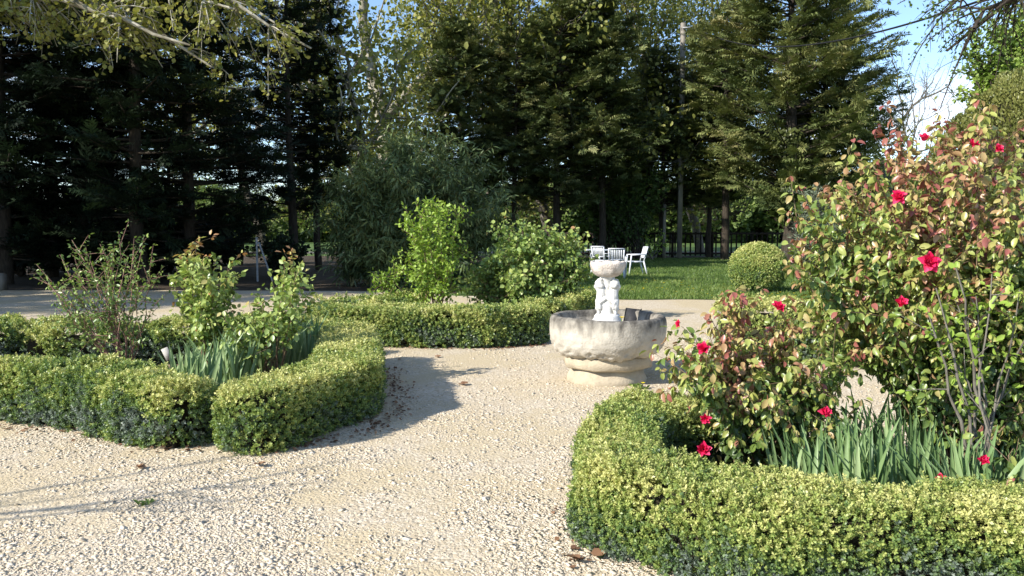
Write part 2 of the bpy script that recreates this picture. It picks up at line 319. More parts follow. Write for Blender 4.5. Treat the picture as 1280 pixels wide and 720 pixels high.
# ------------------------------------------------------------------ ground
def wavy(pts, amp=.12, step=.4, seed=1):
    out = []; pts = [np.array(p, float) for p in pts]
    for a, b in zip(pts, pts[1:] + pts[:1]):
        n = max(1, min(60, int(np.linalg.norm(b - a) / step)))
        for k in range(n): out.append(a + (b - a) * k / n)
    P = np.array(out); Q = np.column_stack([P, np.zeros(len(P))])
    return P + np.column_stack([snoise(Q, .5, seed), snoise(Q, .5, seed + 9)]) * amp
tag(poly_sheet('field', [(-700, -200), (700, -200), (700, 1500), (-700, 1500)], 0, M_field), 'flat green field running out behind the trees', 'ground', kind='structure')
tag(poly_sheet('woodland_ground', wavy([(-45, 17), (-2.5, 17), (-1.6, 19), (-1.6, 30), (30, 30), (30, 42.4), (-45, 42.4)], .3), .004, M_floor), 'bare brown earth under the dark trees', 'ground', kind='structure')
tag(poly_sheet('gravel_ground', wavy([(-30, -4), (20, -4), (20, 16.8), (6, 17.4), (1.4, 17.7), (-1.3, 18.2), (-3.6, 19.6), (-30, 20.4)], .15), .008, M_gravel), 'pale limestone gravel of the court and paths', 'gravel', kind='structure')
LAWN = wavy([(-1.5, 18.5), (1.4, 17.3), (6.2, 17.0), (7.5, 17.6), (22, 18.5), (22, 39.6), (-1.5, 39.6)], .18, seed=4)
tag(poly_sheet('lawn', LAWN, .012, M_lawn), 'mown green lawn behind the fountain', 'lawn', kind='structure')
tag(poly_sheet('lane', [(-60, 46), (60, 46), (60, 49), (-60, 49)], .016, M_road), 'pale lane crossing behind the fence', 'road', kind='structure')

# stones lying on the gravel
def gravel_stones():
    r = np.random.default_rng(3); n = 400000
    Y = 3.2 + (r.random(n) ** 1.6) * 9.5; X = r.uniform(-.72, .72, n) * Y
    P = np.column_stack([X, Y, np.zeros(n)])
    dens = .5 + .5 * snoise(P, .55, 3) + .35 * snoise(P, 1.7, 5) + .2 * snoise(P, 5, 6)
    keep = r.random(n) < np.clip(dens * 1.25 + .05, .07, 1) * np.clip(1.25 - (Y - 3) / 14, .3, 1)
    P = P[keep]; n = len(P)
    s = np.clip(r.lognormal(math.log(.0043), .5, n), .0022, .017)
    C = np.array([[x, y, z] for z in (-1, 1) for y in (-1, 1) for x in (-1, 1)], float)
    F = np.array([[0, 2, 3, 1], [4, 5, 7, 6], [0, 1, 5, 4], [2, 6, 7, 3], [0, 4, 6, 2], [1, 3, 7, 5]])
    a = r.uniform(0, 6.28, n); sc = np.column_stack([r.uniform(.8, 1.5, n), r.uniform(.6, 1.0, n), r.uniform(.18, .36, n)])
    V = C[None] * r.uniform(.55, 1.1, (n, 8, 1)) + r.uniform(-.25, .25, (n, 8, 3)); V = V * sc[:, None] * s[:, None, None]
    tl = r.normal(0, .15, (n, 1)); V[..., 2] += V[..., 0] * tl
    x = V[..., 0] * np.cos(a)[:, None] - V[..., 1] * np.sin(a)[:, None]; y = V[..., 0] * np.sin(a)[:, None] + V[..., 1] * np.cos(a)[:, None]
    V = np.stack([x, y, V[..., 2]], -1) + P[:, None]; V[..., 2] += .008 + (s * .08)[:, None]
    FF = (F[None] + (np.arange(n) * 8)[:, None, None]).reshape(-1, 4)
    tone = np.repeat(np.clip(r.normal(.6, .2, n), 0, 1), 6)
    return mesh_obj('gravel', [(V.reshape(-1, 3), FF, tone)], M_stone)
tag(gravel_stones(), 'loose pale limestone chips strewn over the path', 'gravel', kind='stuff')

# ------------------------------------------------------------------ hedges
def dist_path(P2, path):
    d = np.full(len(P2), 1e9)
    for a, b in zip(path[:-1], path[1:]):
        ab = b - a; t = np.clip(((P2 - a) @ ab) / (ab @ ab), 0, 1); d = np.minimum(d, np.linalg.norm(P2 - a - t[:, None] * ab, axis=1))
    return d
def hedge_sdf(P, path, hw, h, seed, rnd, amp):
    d2 = dist_path(P[:, :2], path)
    q = np.column_stack([d2 - hw, np.abs(P[:, 2] - h / 2) - h / 2]) + rnd
    sd = np.linalg.norm(np.maximum(q, 0), axis=1) + np.minimum(q.max(1), 0) - rnd
    return sd + amp * (snoise(P, .9, seed) * .9 + snoise(P, 2.6, seed + 1) * .6 + snoise(P, 6, seed + 2) * .35)
def hedge(name, label, cat, path, hw, h, n, size, seed, tone0=.3, group=None, rnd=.05, amp=.028, mat=None, shell=.10, grey=0.0, gaps=.12):
    r = np.random.default_rng(seed); path = np.array(path, float); c = path.mean(0)
    segs = np.linalg.norm(np.diff(path, axis=0), axis=1) + 2 * hw; pos, have = [], 0
    while have < n:
        m = 60000; k = r.choice(len(segs), m, p=segs / segs.sum()); ab = (path[1:] - path[:-1])[k]; L = np.linalg.norm(ab, axis=1)[:, None]; u = ab / L
        t = r.random((m, 1)) * (L + 2 * hw + .1) - hw - .05; w = r.uniform(-hw - .06, hw + .06, (m, 1))
        p2 = path[:-1][k] + u * t + np.column_stack([-u[:, 1], u[:, 0]]) * w
        P = np.column_stack([p2, r.uniform(0.0, h + .08, m)])
        sd = hedge_sdf(P, path, hw, h, seed, rnd, amp); g = snoise(P, 4.5, seed + 7)
        keep = (sd < .0) & (sd > -shell * np.clip(r.random(m) * 1.0, 0, 1)) & (g > -1.3 + gaps * 2 + .6 * np.clip(.12 - P[:, 2], 0, .12) / .12)
        pos.append(P[keep]); have += keep.sum()
    P = np.concatenate(pos)[:n]
    e = .02; f = lambda Q: hedge_sdf(Q, path, hw, h, seed, rnd, amp); s0 = f(P)
    N = nrm(np.column_stack([f(P + [e, 0, 0]) - s0, f(P + [0, e, 0]) - s0, f(P + [0, 0, e]) - s0]))
    P = P + N * (np.where(r.random(n) < .07, r.uniform(0, .04, n), 0))[:, None]
    D = nrm(N * .75 + np.array([0, 0, .55]) + r.normal(size=P.shape) * .45); U = nrm(N + r.normal(size=P.shape) * .6)
    zrel = np.clip(P[:, 2] / h, 0, 1.1)
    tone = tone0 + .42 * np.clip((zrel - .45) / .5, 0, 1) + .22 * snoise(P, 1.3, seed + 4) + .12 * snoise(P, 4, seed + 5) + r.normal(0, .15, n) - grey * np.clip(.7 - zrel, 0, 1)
    root = empty(name, (c[0], c[1], 0), label, cat, group)
    off = np.array([c[0], c[1], 0])
    parts = []
    sp = size * r.uniform(.75, 1.3, n); kk = r.integers(0, 4, n)
    for i in range(4):
        m = kk == i; V, F, t = instances(SPRIGS[i], P[m] - off, D[m], U[m], sp[m], tone[m])
        parts.append((V - 0, F, np.clip(t + r.normal(0, .07, len(t)), 0, 1)))
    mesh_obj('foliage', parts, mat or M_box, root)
    # solid dark core, added to keep light from leaking through the hedge
    iw = hw - .085; T = np.gradient(path, axis=0); T = nrm(T); Nn = np.column_stack([-T[:, 1], T[:, 0]])
    pp = path.copy(); pp[0] -= T[0] * iw * .8; pp[-1] += T[-1] * iw * .8
    V, F = [], []; hh = h - .1
    for p, q in zip(pp, Nn): V += [[*(p + q * iw * .9), 0], [*(p + q * iw), hh * .8], [*(p + q * iw * .7), hh], [*(p - q * iw * .7), hh], [*(p - q * iw), hh * .8], [*(p - q * iw * .9), 0]]
    for k in range(len(pp) - 1):
        for j in range(5): F.append([k * 6 + j, k * 6 + j + 1, k * 6 + j + 7, k * 6 + j + 6])
    e0 = [[0, 1, 4, 5], [1, 2, 3, 4]]; F += e0 + [[x + 6 * (len(pp) - 1) for x in q[::-1]] for q in e0]
    mesh_obj('stems', [(np.array(V) - off, np.array(F))], M_core, root)  # stems here means the added light-blocking core, no real stems
    return root
def G(*pts): return [gp(x, y)[:2] for x, y in pts]
HB = 'box hedges edging the rose beds'
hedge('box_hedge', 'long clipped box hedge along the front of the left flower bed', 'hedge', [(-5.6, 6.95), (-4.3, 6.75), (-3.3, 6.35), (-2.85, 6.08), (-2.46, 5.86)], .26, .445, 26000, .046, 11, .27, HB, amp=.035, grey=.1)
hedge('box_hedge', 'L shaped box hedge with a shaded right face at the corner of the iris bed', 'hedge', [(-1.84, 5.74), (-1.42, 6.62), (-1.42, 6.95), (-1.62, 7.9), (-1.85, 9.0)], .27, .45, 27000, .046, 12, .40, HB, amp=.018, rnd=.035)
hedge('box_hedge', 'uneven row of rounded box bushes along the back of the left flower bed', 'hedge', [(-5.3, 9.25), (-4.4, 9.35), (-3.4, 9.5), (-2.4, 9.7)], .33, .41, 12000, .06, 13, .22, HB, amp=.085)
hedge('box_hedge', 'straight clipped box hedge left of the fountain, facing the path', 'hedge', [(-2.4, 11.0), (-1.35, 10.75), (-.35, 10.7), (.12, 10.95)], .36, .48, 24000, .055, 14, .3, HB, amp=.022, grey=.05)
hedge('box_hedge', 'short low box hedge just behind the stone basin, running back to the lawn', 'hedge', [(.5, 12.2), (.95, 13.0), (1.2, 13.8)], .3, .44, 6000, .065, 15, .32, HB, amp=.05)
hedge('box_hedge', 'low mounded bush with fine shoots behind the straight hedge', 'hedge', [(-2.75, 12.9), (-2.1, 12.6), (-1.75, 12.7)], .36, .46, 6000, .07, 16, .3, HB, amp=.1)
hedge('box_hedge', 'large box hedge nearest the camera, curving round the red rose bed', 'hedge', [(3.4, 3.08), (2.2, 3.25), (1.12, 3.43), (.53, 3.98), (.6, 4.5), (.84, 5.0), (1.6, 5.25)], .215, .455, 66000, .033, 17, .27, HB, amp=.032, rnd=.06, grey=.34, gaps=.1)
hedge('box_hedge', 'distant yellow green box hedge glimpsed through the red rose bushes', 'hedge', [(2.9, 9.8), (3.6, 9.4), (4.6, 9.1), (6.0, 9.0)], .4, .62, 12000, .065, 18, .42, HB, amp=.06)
hedge('box_bush', 'small dark box bush cut by the left edge of the picture', 'bush', [(-6.2, 9.35), (-6.0, 9.3)], .3, .42, 3000, .06, 19, .15, None, amp=.08)

def ball_bush(name, label, cat, loc, rx, rz, n, size, seed, mat, tone0=.4, cz=None, lump=.03, tpl=SPRIGS, f=1.3):
    r = np.random.default_rng(seed); D = nrm(r.normal(size=(n, 3))); cz = rz * .95 if cz is None else cz
    lum = 1 + lump * snoise(D, f, seed) + lump * .5 * snoise(D, f * 3, seed + 1)
    k = lum * (1 - .07 * r.random(n) ** 1.5)
    P = D * np.array([rx, rx, rz]) * k[:, None] + [0, 0, cz]; N = nrm(D / np.array([rx, rx, rz]))
    ok = P[:, 2] > .02; P, N, k = P[ok], N[ok], k[ok]; m = len(P)
    dr = nrm(N * .8 + [0, 0, .4] + r.normal(size=(m, 3)) * .4); up = nrm(N + r.normal(size=(m, 3)) * .6)
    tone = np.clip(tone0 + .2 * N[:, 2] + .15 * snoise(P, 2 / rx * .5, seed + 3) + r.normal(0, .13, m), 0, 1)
    root = empty(name, loc, label, cat)
    parts = scatter_many(tpl, P, dr, up, size * r.uniform(.75, 1.3, m), tone, r)
    mesh_obj('foliage', [(V, F, np.clip(t + r.normal(0, .06, len(t)), 0, 1)) for V, F, t in parts], mat, root)
    a = np.linspace(-math.pi / 2, math.pi / 2, 10); prof = np.column_stack([np.maximum(np.cos(a) * rx * .88, .02), np.maximum(np.sin(a) * rz * .88 + cz, .0)])
    mesh_obj('stems', [lathe(prof, 20)], M_core, root, smooth=True); return root  # stems: solid unseen core added to stop light passing, as in the hedges
t = gp(947, 366)
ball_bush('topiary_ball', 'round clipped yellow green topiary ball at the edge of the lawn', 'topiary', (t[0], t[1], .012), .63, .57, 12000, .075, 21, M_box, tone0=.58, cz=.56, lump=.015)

# ------------------------------------------------------------------ fountain
fx, fy = gp(755.5, 470)[0], 8.27
fo = empty('stone_fountain', (fx, fy, .008), 'old round stone fountain basin on a pedestal with a white statue of two children', 'fountain')
def rough_basin(V):
    V = V.copy(); a = np.arctan2(V[:, 1], V[:, 0]); rad = np.hypot(V[:, 0], V[:, 1])
    lowz = np.clip((.46 - V[:, 2]) / .1, 0, 1); out = rad > .36
    Q = np.column_stack([np.cos(a), np.sin(a), V[:, 2] * 1.6])
    d = snoise(Q, .9, 2) * .006 + lowz * out * (snoise(Q, 2.6, 5) * .005 + snoise(Q, 6, 6) * .011 + snoise(Q, 13, 16) * .009)
    V[:, 0] += np.cos(a) * d; V[:, 1] += np.sin(a) * d
    V[:, 2] += np.where(V[:, 2] < .36, snoise(np.column_stack([np.cos(a), np.sin(a), a * 0]), 1.6, 9) * .016 + snoise(Q, 6, 19) * .008, 0) + np.where(V[:, 2] > .6, snoise(Q, 1.2, 11) * .005, 0)
    return V
prof = [(.30, .262), (.40, .265), (.455, .272), (.51, .30), (.555, .35), (.583, .41), (.597, .47), (.602, .52), (.602, .57), (.6, .61), (.595, .64), (.585, .66), (.57, .672), (.54, .675), (.52, .67), (.508, .655), (.5, .62), (.495, .595), (.485, .57), (.46, .555), (.38, .55), (.2, .548), (.01, .548)]
pp = []
for a, b in zip(prof[:-1], prof[1:]):
    for k in range(3): pp.append(np.array(a) + (np.array(b) - a) * k / 3)
pp.append(np.array(prof[-1]))
mesh_obj('basin', [lathe(pp, 160, rough_basin)], M_basin, fo, smooth=True)
def octo(R, R2, z0, z1, sides=8, rot=.2, bev=.02):
    pr = [(R, z0), (R2, z0 + bev), (R2, z1 - bev), (R2 - bev, z1)]; a = np.arange(sides) * 2 * math.pi / sides + rot
    V = np.array([[p[0] * math.cos(x), p[0] * math.sin(x), p[1]] for p in pr for x in a])
    F = [[i * sides + j, i * sides + (j + 1) % sides, (i + 1) * sides + (j + 1) % sides, (i + 1) * sides + j] for i in range(3) for j in range(sides)]
    return [(V, np.array(F)), (V, np.array([np.arange(sides) + 3 * sides]))]
mesh_obj('pedestal_slab', octo(.44, .475, .145, .275, rot=.4), M_plinth, fo)
def rough_drum(V):
    Q = V * 1.0; d = 1 + snoise(Q, 2.5, 3) * .012; V = V.copy(); V[:, 0] *= d; V[:, 1] *= d; return V
mesh_obj('pedestal_foot', [lathe([(.41, .0), (.415, .03), (.40, .06), (.38, .1), (.375, .15), (.36, .16)], 40, rough_drum)], M_plinth, fo, smooth=True)
# statue: plinth, two children, bowl
st = mesh_obj('statue', [lathe([(.155, .45), (.155, .60), (.15, .625), (.14, .635), (.135, .66), (.12, .68), (.05, .69), (.001, .69)], 36), lathe([(.07, .66), (.058, .76), (.045, .85), (.04, .95), (.055, 1.03), (.07, 1.05), (.08, 1.075)], 20)], M_statue, fo, smooth=True)
def child(sx, face, lean):
    """a standing putto, arms raised to the bowl"""
    def q(x, y, z): return np.array([sx * x, y, z])
    f = face
    hip = .815; sg = []
    for s in (-1, 1):
        lx = .078 + s * .028; sg += [(q(lx, f * .015, hip), .036, q(lx + s * .008, f * (.03 if s > 0 else .01), .755), .027), (q(lx + s * .008, f * (.03 if s > 0 else .01), .755), .026, q(lx + s * .006, f * .012, .70), .017),
                                     (q(lx + s * .006, f * .012, .697), .017, q(lx + s * .012, f * .045, .69), .012)]
    sg += [(q(.078, 0, hip), .046, q(.08, f * .014, .87), .044), (q(.08, f * .014, .86), .043, q(.077, f * .006, .925), .043), (q(.077, f * .004, .925), .03, q(.08, f * .01, .965), .024),
           (q(.096, f * .014, .985), .043, q(.102, f * .02, .992), .043), (q(.09, f * .056, .992), .011, q(.09, f * .062, .985), .009), (q(.075, f * .05, .972), .02, q(.105, f * .05, .972), .02)]
    for s in (-1, 1):
        ax = .077 + s * .045; ex = .077 + s * .078; hx = .05 + s * .035
        sg += [(q(ax, f * .0, .93), .021, q(ex, f * .02, .965), .018), (q(ex, f * .02, .965), .017, q(hx, f * .045 if s > 0 else f * .01, 1.035), .013), (q(hx, f * .045 if s > 0 else f * .01, 1.04), .015, q(hx - .005, f * .03, 1.062), .011)]
    for k in range(9):
        a = k * .7; c = q(.088 + .034 * math.cos(a), -f * .008 + .03 * math.sin(a), 1.022 - .008 * (k % 2)); sg.append((c, .017, c + [0, 0, .006], .016))
    sg += [(q(.02, f * .05, .845), .018, q(.1, f * .046, .80), .02), (q(.1, f * .046, .80), .02, q(.135, f * .02, .74), .018), (q(.1, f * .046, .80), .018, q(.09, f * .05, .745), .012)]
    return [(p * [.76, 1, 1], r1 * 1.24, q_ * [.76, 1, 1], r2 * 1.24) for p, r1, q_, r2 in sg]
rot = .35
def spin(sg, a):
    R = np.array([[math.cos(a), -math.sin(a), 0], [math.sin(a), math.cos(a), 0], [0, 0, 1]]); return [(R @ p, r1, R @ q, r2) for p, r1, q, r2 in sg]
blob('child_figure', spin(child(-1, -1, 0), -.25), M_statue, st, .0048, 1)
blob('child_figure', spin(child(1, -1, 0), -.25), M_statue, st, .0048, 1)
def bowl_disp(V):
    V = V.copy(); a = np.arctan2(V[:, 1], V[:, 0]); rad = np.hypot(V[:, 0], V[:, 1]); w = np.clip((rad - .09) / .08, 0, 1)
    Q = np.column_stack([np.cos(a), np.sin(a), V[:, 2] * 5]); k = 1 + w * (.03 * np.abs(np.sin(a * 5)) + .035 * snoise(Q, .9, 4))
    V[:, 0] *= k; V[:, 1] *= k; V[:, 2] += w * .012 * np.abs(np.sin(a * 5 + .5)); return V
mesh_obj('bowl', [lathe([(.05, 1.06), (.1, 1.07), (.14, 1.095), (.165, 1.13), (.178, 1.165), (.183, 1.195), (.178, 1.215), (.165, 1.218), (.15, 1.2), (.12, 1.17), (.06, 1.15), (.001, 1.148)], 60, bowl_disp)], M_bowl, st, smooth=True)
pn = empty('slate_panel', (fx + .285, fy + .33, .5), 'small dark square panel leaning inside the stone basin', 'panel', rz=-.35)
mesh_obj('board', [bar((0, 0, 0), (.02, .09, .2), .165, .012, (0, -1, .4))], M_panel, pn)
mesh_obj('edge_trim', [bar((-.082, -.002, 0), (-.062, .088, .203), .008, .018, (0, -1, .4)), bar((.084, -.002, 0), (.104, .088, .203), .008, .018, (0, -1, .4))], M_cable, pn)

# ------------------------------------------------------------------ flowers and rose bushes
def petal_tpl():
    V, F = [], []
    for j in range(4):
        v = j / 3
        for i in range(4):
            u = i / 3 * 2 - 1; w = .38 * math.sin(math.pi * (.18 + .72 * v)) ** .8
            V.append([u * w, v * .95 - .12 * u * u * v, .22 * u * u * (1 - .4 * v) + .25 * v * v - .22 * v ** 4])
    for j in range(3):
        for i in range(3): k = j * 4 + i; F.append([k, k + 1, k + 5, k + 4])
    return np.array(V), np.array(F)
PETAL = petal_tpl()
def rose_flower(parent, pos, axis, size, seed):
    r = np.random.default_rng(seed); axis = nrm(np.array(axis, float)); op = r.uniform(.65, 1.12); a0 = nrm(np.cross(axis, [.3, .2, .9])); b0 = np.cross(axis, a0)
    P, D, U, Z, T = [], [], [], [], []
    for ring, (cnt, open_, sc) in enumerate(((5, 1.15, .85), (6, .8, .85), (6, .5, .8), (5, .22, .65))):
        for k in range(cnt):
            a = k * 6.283 / cnt + ring * .6 + r.uniform(-.2, .2); o = open_ * op + r.uniform(-.25, .25); rad = a0 * math.cos(a) + b0 * math.sin(a)
            P.append(pos + rad * size * .03); D.append(axis * math.cos(o) + rad * math.sin(o)); U.append(axis * math.sin(o) - rad * math.cos(o)); Z.append(size * sc * r.uniform(.45, .58)); T.append(np.clip(.55 + .25 * (ring == 0) + r.normal(0, .2), 0, 1))
    p = instances(PETAL, np.array(P), np.array(D), np.array(U), np.array(Z), np.array(T))
    o = mesh_obj('flower', [p], M_red, parent, smooth=True)
    return o
def bez(a, b, c, n=8):
    t = np.linspace(0, 1, n)[:, None]; return (1 - t) ** 2 * a + 2 * t * (1 - t) * b + t * t * c
def cane_bush(name, label, cat, loc, tips, seed, mat, leaf, tpl, canemat=None, nbase=4, base_r=.12, r0=.011, ntw=4, tw=(.15, .35), step=.06, nleaf=4, start=.3, droop=.5, tonef=None, spread=.5, group=None, leafpart='leaves', stempart='stems', width=None, mid=.65):
    r = np.random.default_rng(seed); root = empty(name, loc, label, cat, group)
    tubes, LP, LD, LT = [], [], [], []
    bases = [np.array([r.normal(0, base_r), r.normal(0, base_r), 0]) for _ in range(nbase)]
    zmax = max(t[2] for t in tips)
    def leaves(path, start, fr):
        seg = np.linalg.norm(np.diff(path, axis=0), axis=1); L = seg.sum(); cum = np.concatenate([[0], np.cumsum(seg)]) / L; n = max(2, int(L * (1 - start) / step))
        for u in np.linspace(start, 1, n):
            p = np.array([np.interp(u, cum, path[:, k]) for k in range(3)]); tdir = nrm(path[-1] - path[0])
            for k in range(nleaf):
                rr = nrm(r.normal(size=3)); d = nrm(tdir * .35 + rr * .8 + [0, 0, -droop])
                LP.append(p + rr * leaf * .6 * r.random()); LD.append(d); LT.append(fr if u > .8 else fr - .12)
    for tip in tips:
        tip = np.array(tip, float); b = bases[r.integers(len(bases))]; m = b + (tip - b) * np.array([.35, .35, mid]) + r.normal(0, .08, 3) * np.array([1, 1, .5]) * tip[2]
        path = bez(b, m, tip, 9); path[1:-1] += r.normal(0, .012, (7, 3)); tubes.append(tube(path, np.linspace(r0, r0 * .3, 9) * r.uniform(.7, 1.2), 5)); leaves(path, start, 0.)
        for k in range(ntw):
            u = r.uniform(.4, .97); i = int(u * 8); p = path[i] + (path[min(i + 1, 8)] - path[i]) * (u * 8 - i); d = nrm(nrm(path[min(i + 1, 8)] - path[i]) * .5 + r.normal(size=3) * spread + [0, 0, .35]); l = r.uniform(*tw)
            q = bez(p, p + d * l * .5, p + d * l + [0, 0, -.1 * l], 5); tubes.append(tube(q, np.linspace(r0 * .35, r0 * .15, 5), 4)); leaves(q, .15, .1)
    P, D = np.array(LP), np.array(LD); U = nrm(r.normal(size=P.shape) * .7 + [0, 0, .7] + nrm(P * [1, 1, .3]) * .5)
    T = np.array(LT) + (tonef(P, r) if tonef else .4 + .15 * P[:, 2] / zmax) + r.normal(0, .12, len(P))
    ok = P[:, 2] > .03
    mesh_obj(leafpart, [instances(tpl, P[ok], D[ok], U[ok], leaf * r.uniform(.6, 1.25, ok.sum()), np.clip(T[ok], 0, 1), wscale=width)], mat, root)
    mesh_obj(stempart, tubes, canemat or M_cane, root); return root
def env(n, c, rad, seed, shell=.5, zmin=.1):
    r = np.random.default_rng(seed); out = []
    while len(out) < n:
        d = nrm(r.normal(size=3)) * r.uniform(shell, 1) ; p = np.array(c) + d * np.array(rad)
        if p[2] > zmin: out.append(p)
    return out

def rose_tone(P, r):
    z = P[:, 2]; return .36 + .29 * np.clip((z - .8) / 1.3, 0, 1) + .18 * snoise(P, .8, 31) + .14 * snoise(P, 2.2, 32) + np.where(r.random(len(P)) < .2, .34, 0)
# tall red rose at the right
RX = np.array([2.75, 5.0, .012])
tips = env(130, (0.05, 0, 1.4), (1.15, .8, .8), 41, .3) + env(70, (.6, -.1, .95), (.7, .5, .7), 45, .2) + env(28, (-.55, -.1, 1.25), (.6, .5, .45), 42, .3) + env(26, (.45, 0, 1.0), (.8, .8, .8), 43, .3)
tips += [at(x, y, Y) - RX for x, y, Y in ((1165, 158, 5), (1210, 165, 5), (1245, 160, 5.1), (1080, 205, 4.9), (1135, 175, 4.9), (1110, 190, 5.1), (1265, 205, 5), (985, 265, 4.8), (1005, 275, 4.8), (1040, 235, 4.9))]
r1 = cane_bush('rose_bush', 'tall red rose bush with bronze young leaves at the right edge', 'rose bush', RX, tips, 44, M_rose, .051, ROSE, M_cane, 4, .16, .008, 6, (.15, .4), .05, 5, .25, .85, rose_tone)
for k, (x, y, Y, s, ax) in enumerate(((1123, 248, 4.35, .10, (-.3, -.7, .5)), (1161, 328, 4.25, .125, (-.2, -.9, .2)), (1124, 380, 4.3, .095, (.1, -.7, .5)), (1155, 176, 4.6, .09, (-.1, -.4, .9)), (1215, 181, 4.7, .08, (.2, -.7, .6)), (1247, 187, 4.7, .07, (0, -.8, .5)))):
    rose_flower(r1, at(x, y, Y) - RX, ax, s * 1.12, 100 + k)
# lower red rose
LX = np.array([1.55, 4.75, .012])
tips = env(60, (.05, 0, .72), (.62, .5, .42), 51, .3) + env(16, (-.4, -.1, .75), (.35, .35, .35), 52, .3)
tips += [at(x, y, Y) - LX for x, y, Y in ((852, 408, 4.5), (885, 392, 4.5), (905, 380, 4.6), (930, 372, 4.6), (870, 430, 4.4), (862, 470, 4.4), (985, 370, 4.7))]
def low_tone(P, r): return rose_tone(P + [0, 0, .55], r)
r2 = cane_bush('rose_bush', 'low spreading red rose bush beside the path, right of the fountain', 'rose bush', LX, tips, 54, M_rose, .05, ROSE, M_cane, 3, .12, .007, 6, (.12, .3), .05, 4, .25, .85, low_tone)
for k, (x, y, Y, s, ax) in enumerate(((880, 437, 4.3, .09, (-.4, -.7, .5)), (973, 385, 4.35, .085, (0, -.7, .7)), (882, 523, 4.3, .075, (-.3, -.9, .1)), (879, 562, 4.25, .1, (-.2, -.9, .3)), (1030, 517, 4.3, .085, (.2, -.7, .6)), (849, 405, 4.45, .05, (-.8, -.4, .3)))):
    rose_flower(r2, at(x, y, Y) - LX, ax, s * 1.12, 120 + k)
# low rose by the iris
KX = np.array([2.55, 4.1, .012])
tips = env(14, (.1, 0, .32), (.42, .25, .25), 61, .3)
r3 = cane_bush('rose_bush', 'small red rose bush growing among the irises at the right edge', 'rose bush', KX, tips, 62, M_rose, .06, ROSE, M_cane, 2, .1, .008, 2, (.1, .25), .09, 3, .3, .7, low_tone)
for k, (x, y, Y, s, ax) in enumerate(((1228, 576, 3.85, .07, (0, -.8, .5)), (1175, 600, 3.75, .075, (-.2, -.7, .6)))):
    rose_flower(r3, at(x, y, Y) - KX, ax, s * 1.12, 140 + k)
# grey stemmed shrub in front of the tall rose
GX = np.array([2.55, 4.25, .012])
tips = [at(x, y, Y) - GX for x, y, Y in ((1170, 360, 4.3), (1195, 335, 4.2), (1240, 340, 4.2), (1275, 360, 4.3), (1160, 390, 4.2), (1220, 370, 4.4), (1295, 400, 4.2), (1185, 430, 4.3))]
cane_bush('shrub', 'open shrub with bare forked grey stems and bright green leaves at right edge', 'shrub', GX, tips, 66, M_lime, .05, LEAF, M_bark_grey, 1, .03, .012, 3, (.1, .22), .06, 3, .72, .2, lambda P, r: .35 + .2 * P[:, 2], mid=.5, width=1.25)

# left bed shrubs
AX = np.array([*gp(155, 462)[:2], .012]); AX[1] = 7.9; AX[0] = at(155, 440, 7.9)[0]
r = np.random.default_rng(70)
tips = [at(x, y, Y) - AX for x, y, Y in ((45, 330, 7.8), (60, 352, 7.6), (75, 318, 8), (90, 300, 8), (110, 318, 7.8), (125, 305, 8), (140, 318, 8), (150, 300, 8.1), (160, 320, 7.7), (168, 310, 8), (180, 295, 8), (190, 320, 7.9), (188, 345, 7.8), (172, 350, 7.6), (70, 385, 7.8), (90, 400, 7.6), (105, 370, 7.6), (125, 350, 7.5), (50, 345, 7.9), (95, 340, 7.7), (115, 345, 8.3), (130, 335, 8.2), (198, 375, 7.9))]
cane_bush('rose_bush', 'sparse twiggy rose bush with bare reddish canes in the left bed', 'rose bush', AX, tips, 71, M_rose_green, .04, LEAF, M_cane_red, 2, .05, .0095, 8, (.12, .35), .055, 3, .5, .3, lambda P, r: .3 + .12 * snoise(P, 1.5, 8), spread=.6, mid=.5, width=1.3)
BX = np.array([at(262, 400, 7.9)[0], 7.9, .012])
tips = [at(x, y, Y) - BX for x, y, Y in ((240, 305, 8), (245, 300, 7.9), (228, 325, 7.9), (255, 320, 7.8), (270, 325, 8), (285, 335, 7.8), (220, 345, 7.8), (240, 345, 7.6), (262, 350, 7.6), (290, 355, 8), (215, 350, 8), (275, 370, 7.7), (250, 380, 7.6), (235, 335, 8.2), (256, 335, 8.2), (300, 345, 8))]
cane_bush('rose_bush', 'leafy pale green rose bush left of centre in the left bed', 'rose bush', BX, tips, 73, M_rose_green, .062, OVAL, M_cane, 2, .06, .008, 5, (.1, .28), .045, 4, .35, .35, lambda P, r: .5 + .2 * P[:, 2] / 1.4 + np.where((P[:, 2] > 1.28), .25, 0), width=1.25)
CX = np.array([at(340, 430, 7.7)[0], 7.7, .012])
tips = [at(x, y, Y) - CX for x, y, Y in ((365, 312, 7.7), (355, 330, 7.7), (375, 335, 7.6), (380, 355, 7.7), (340, 350, 7.7), (365, 350, 7.5), (385, 370, 7.8), (330, 375, 7.6), (350, 375, 7.5), (310, 395, 7.6), (300, 410, 7.5), (370, 385, 7.4), (320, 385, 7.8), (395, 375, 7.9), (290, 420, 7.4), (360, 360, 7.9), (345, 400, 7.3), (280, 400, 7.6))]
cane_bush('rose_bush', 'rose bush with a tall tip of reddish leaves above the irises', 'rose bush', CX, tips, 75, M_rose_green, .058, OVAL, M_cane, 3, .1, .008, 4, (.1, .28), .052, 4, .48, .35, lambda P, r: .42 + .22 * P[:, 2] / 1.4 + np.where((P[:, 2] > 1.25), .35, 0), width=1.25)

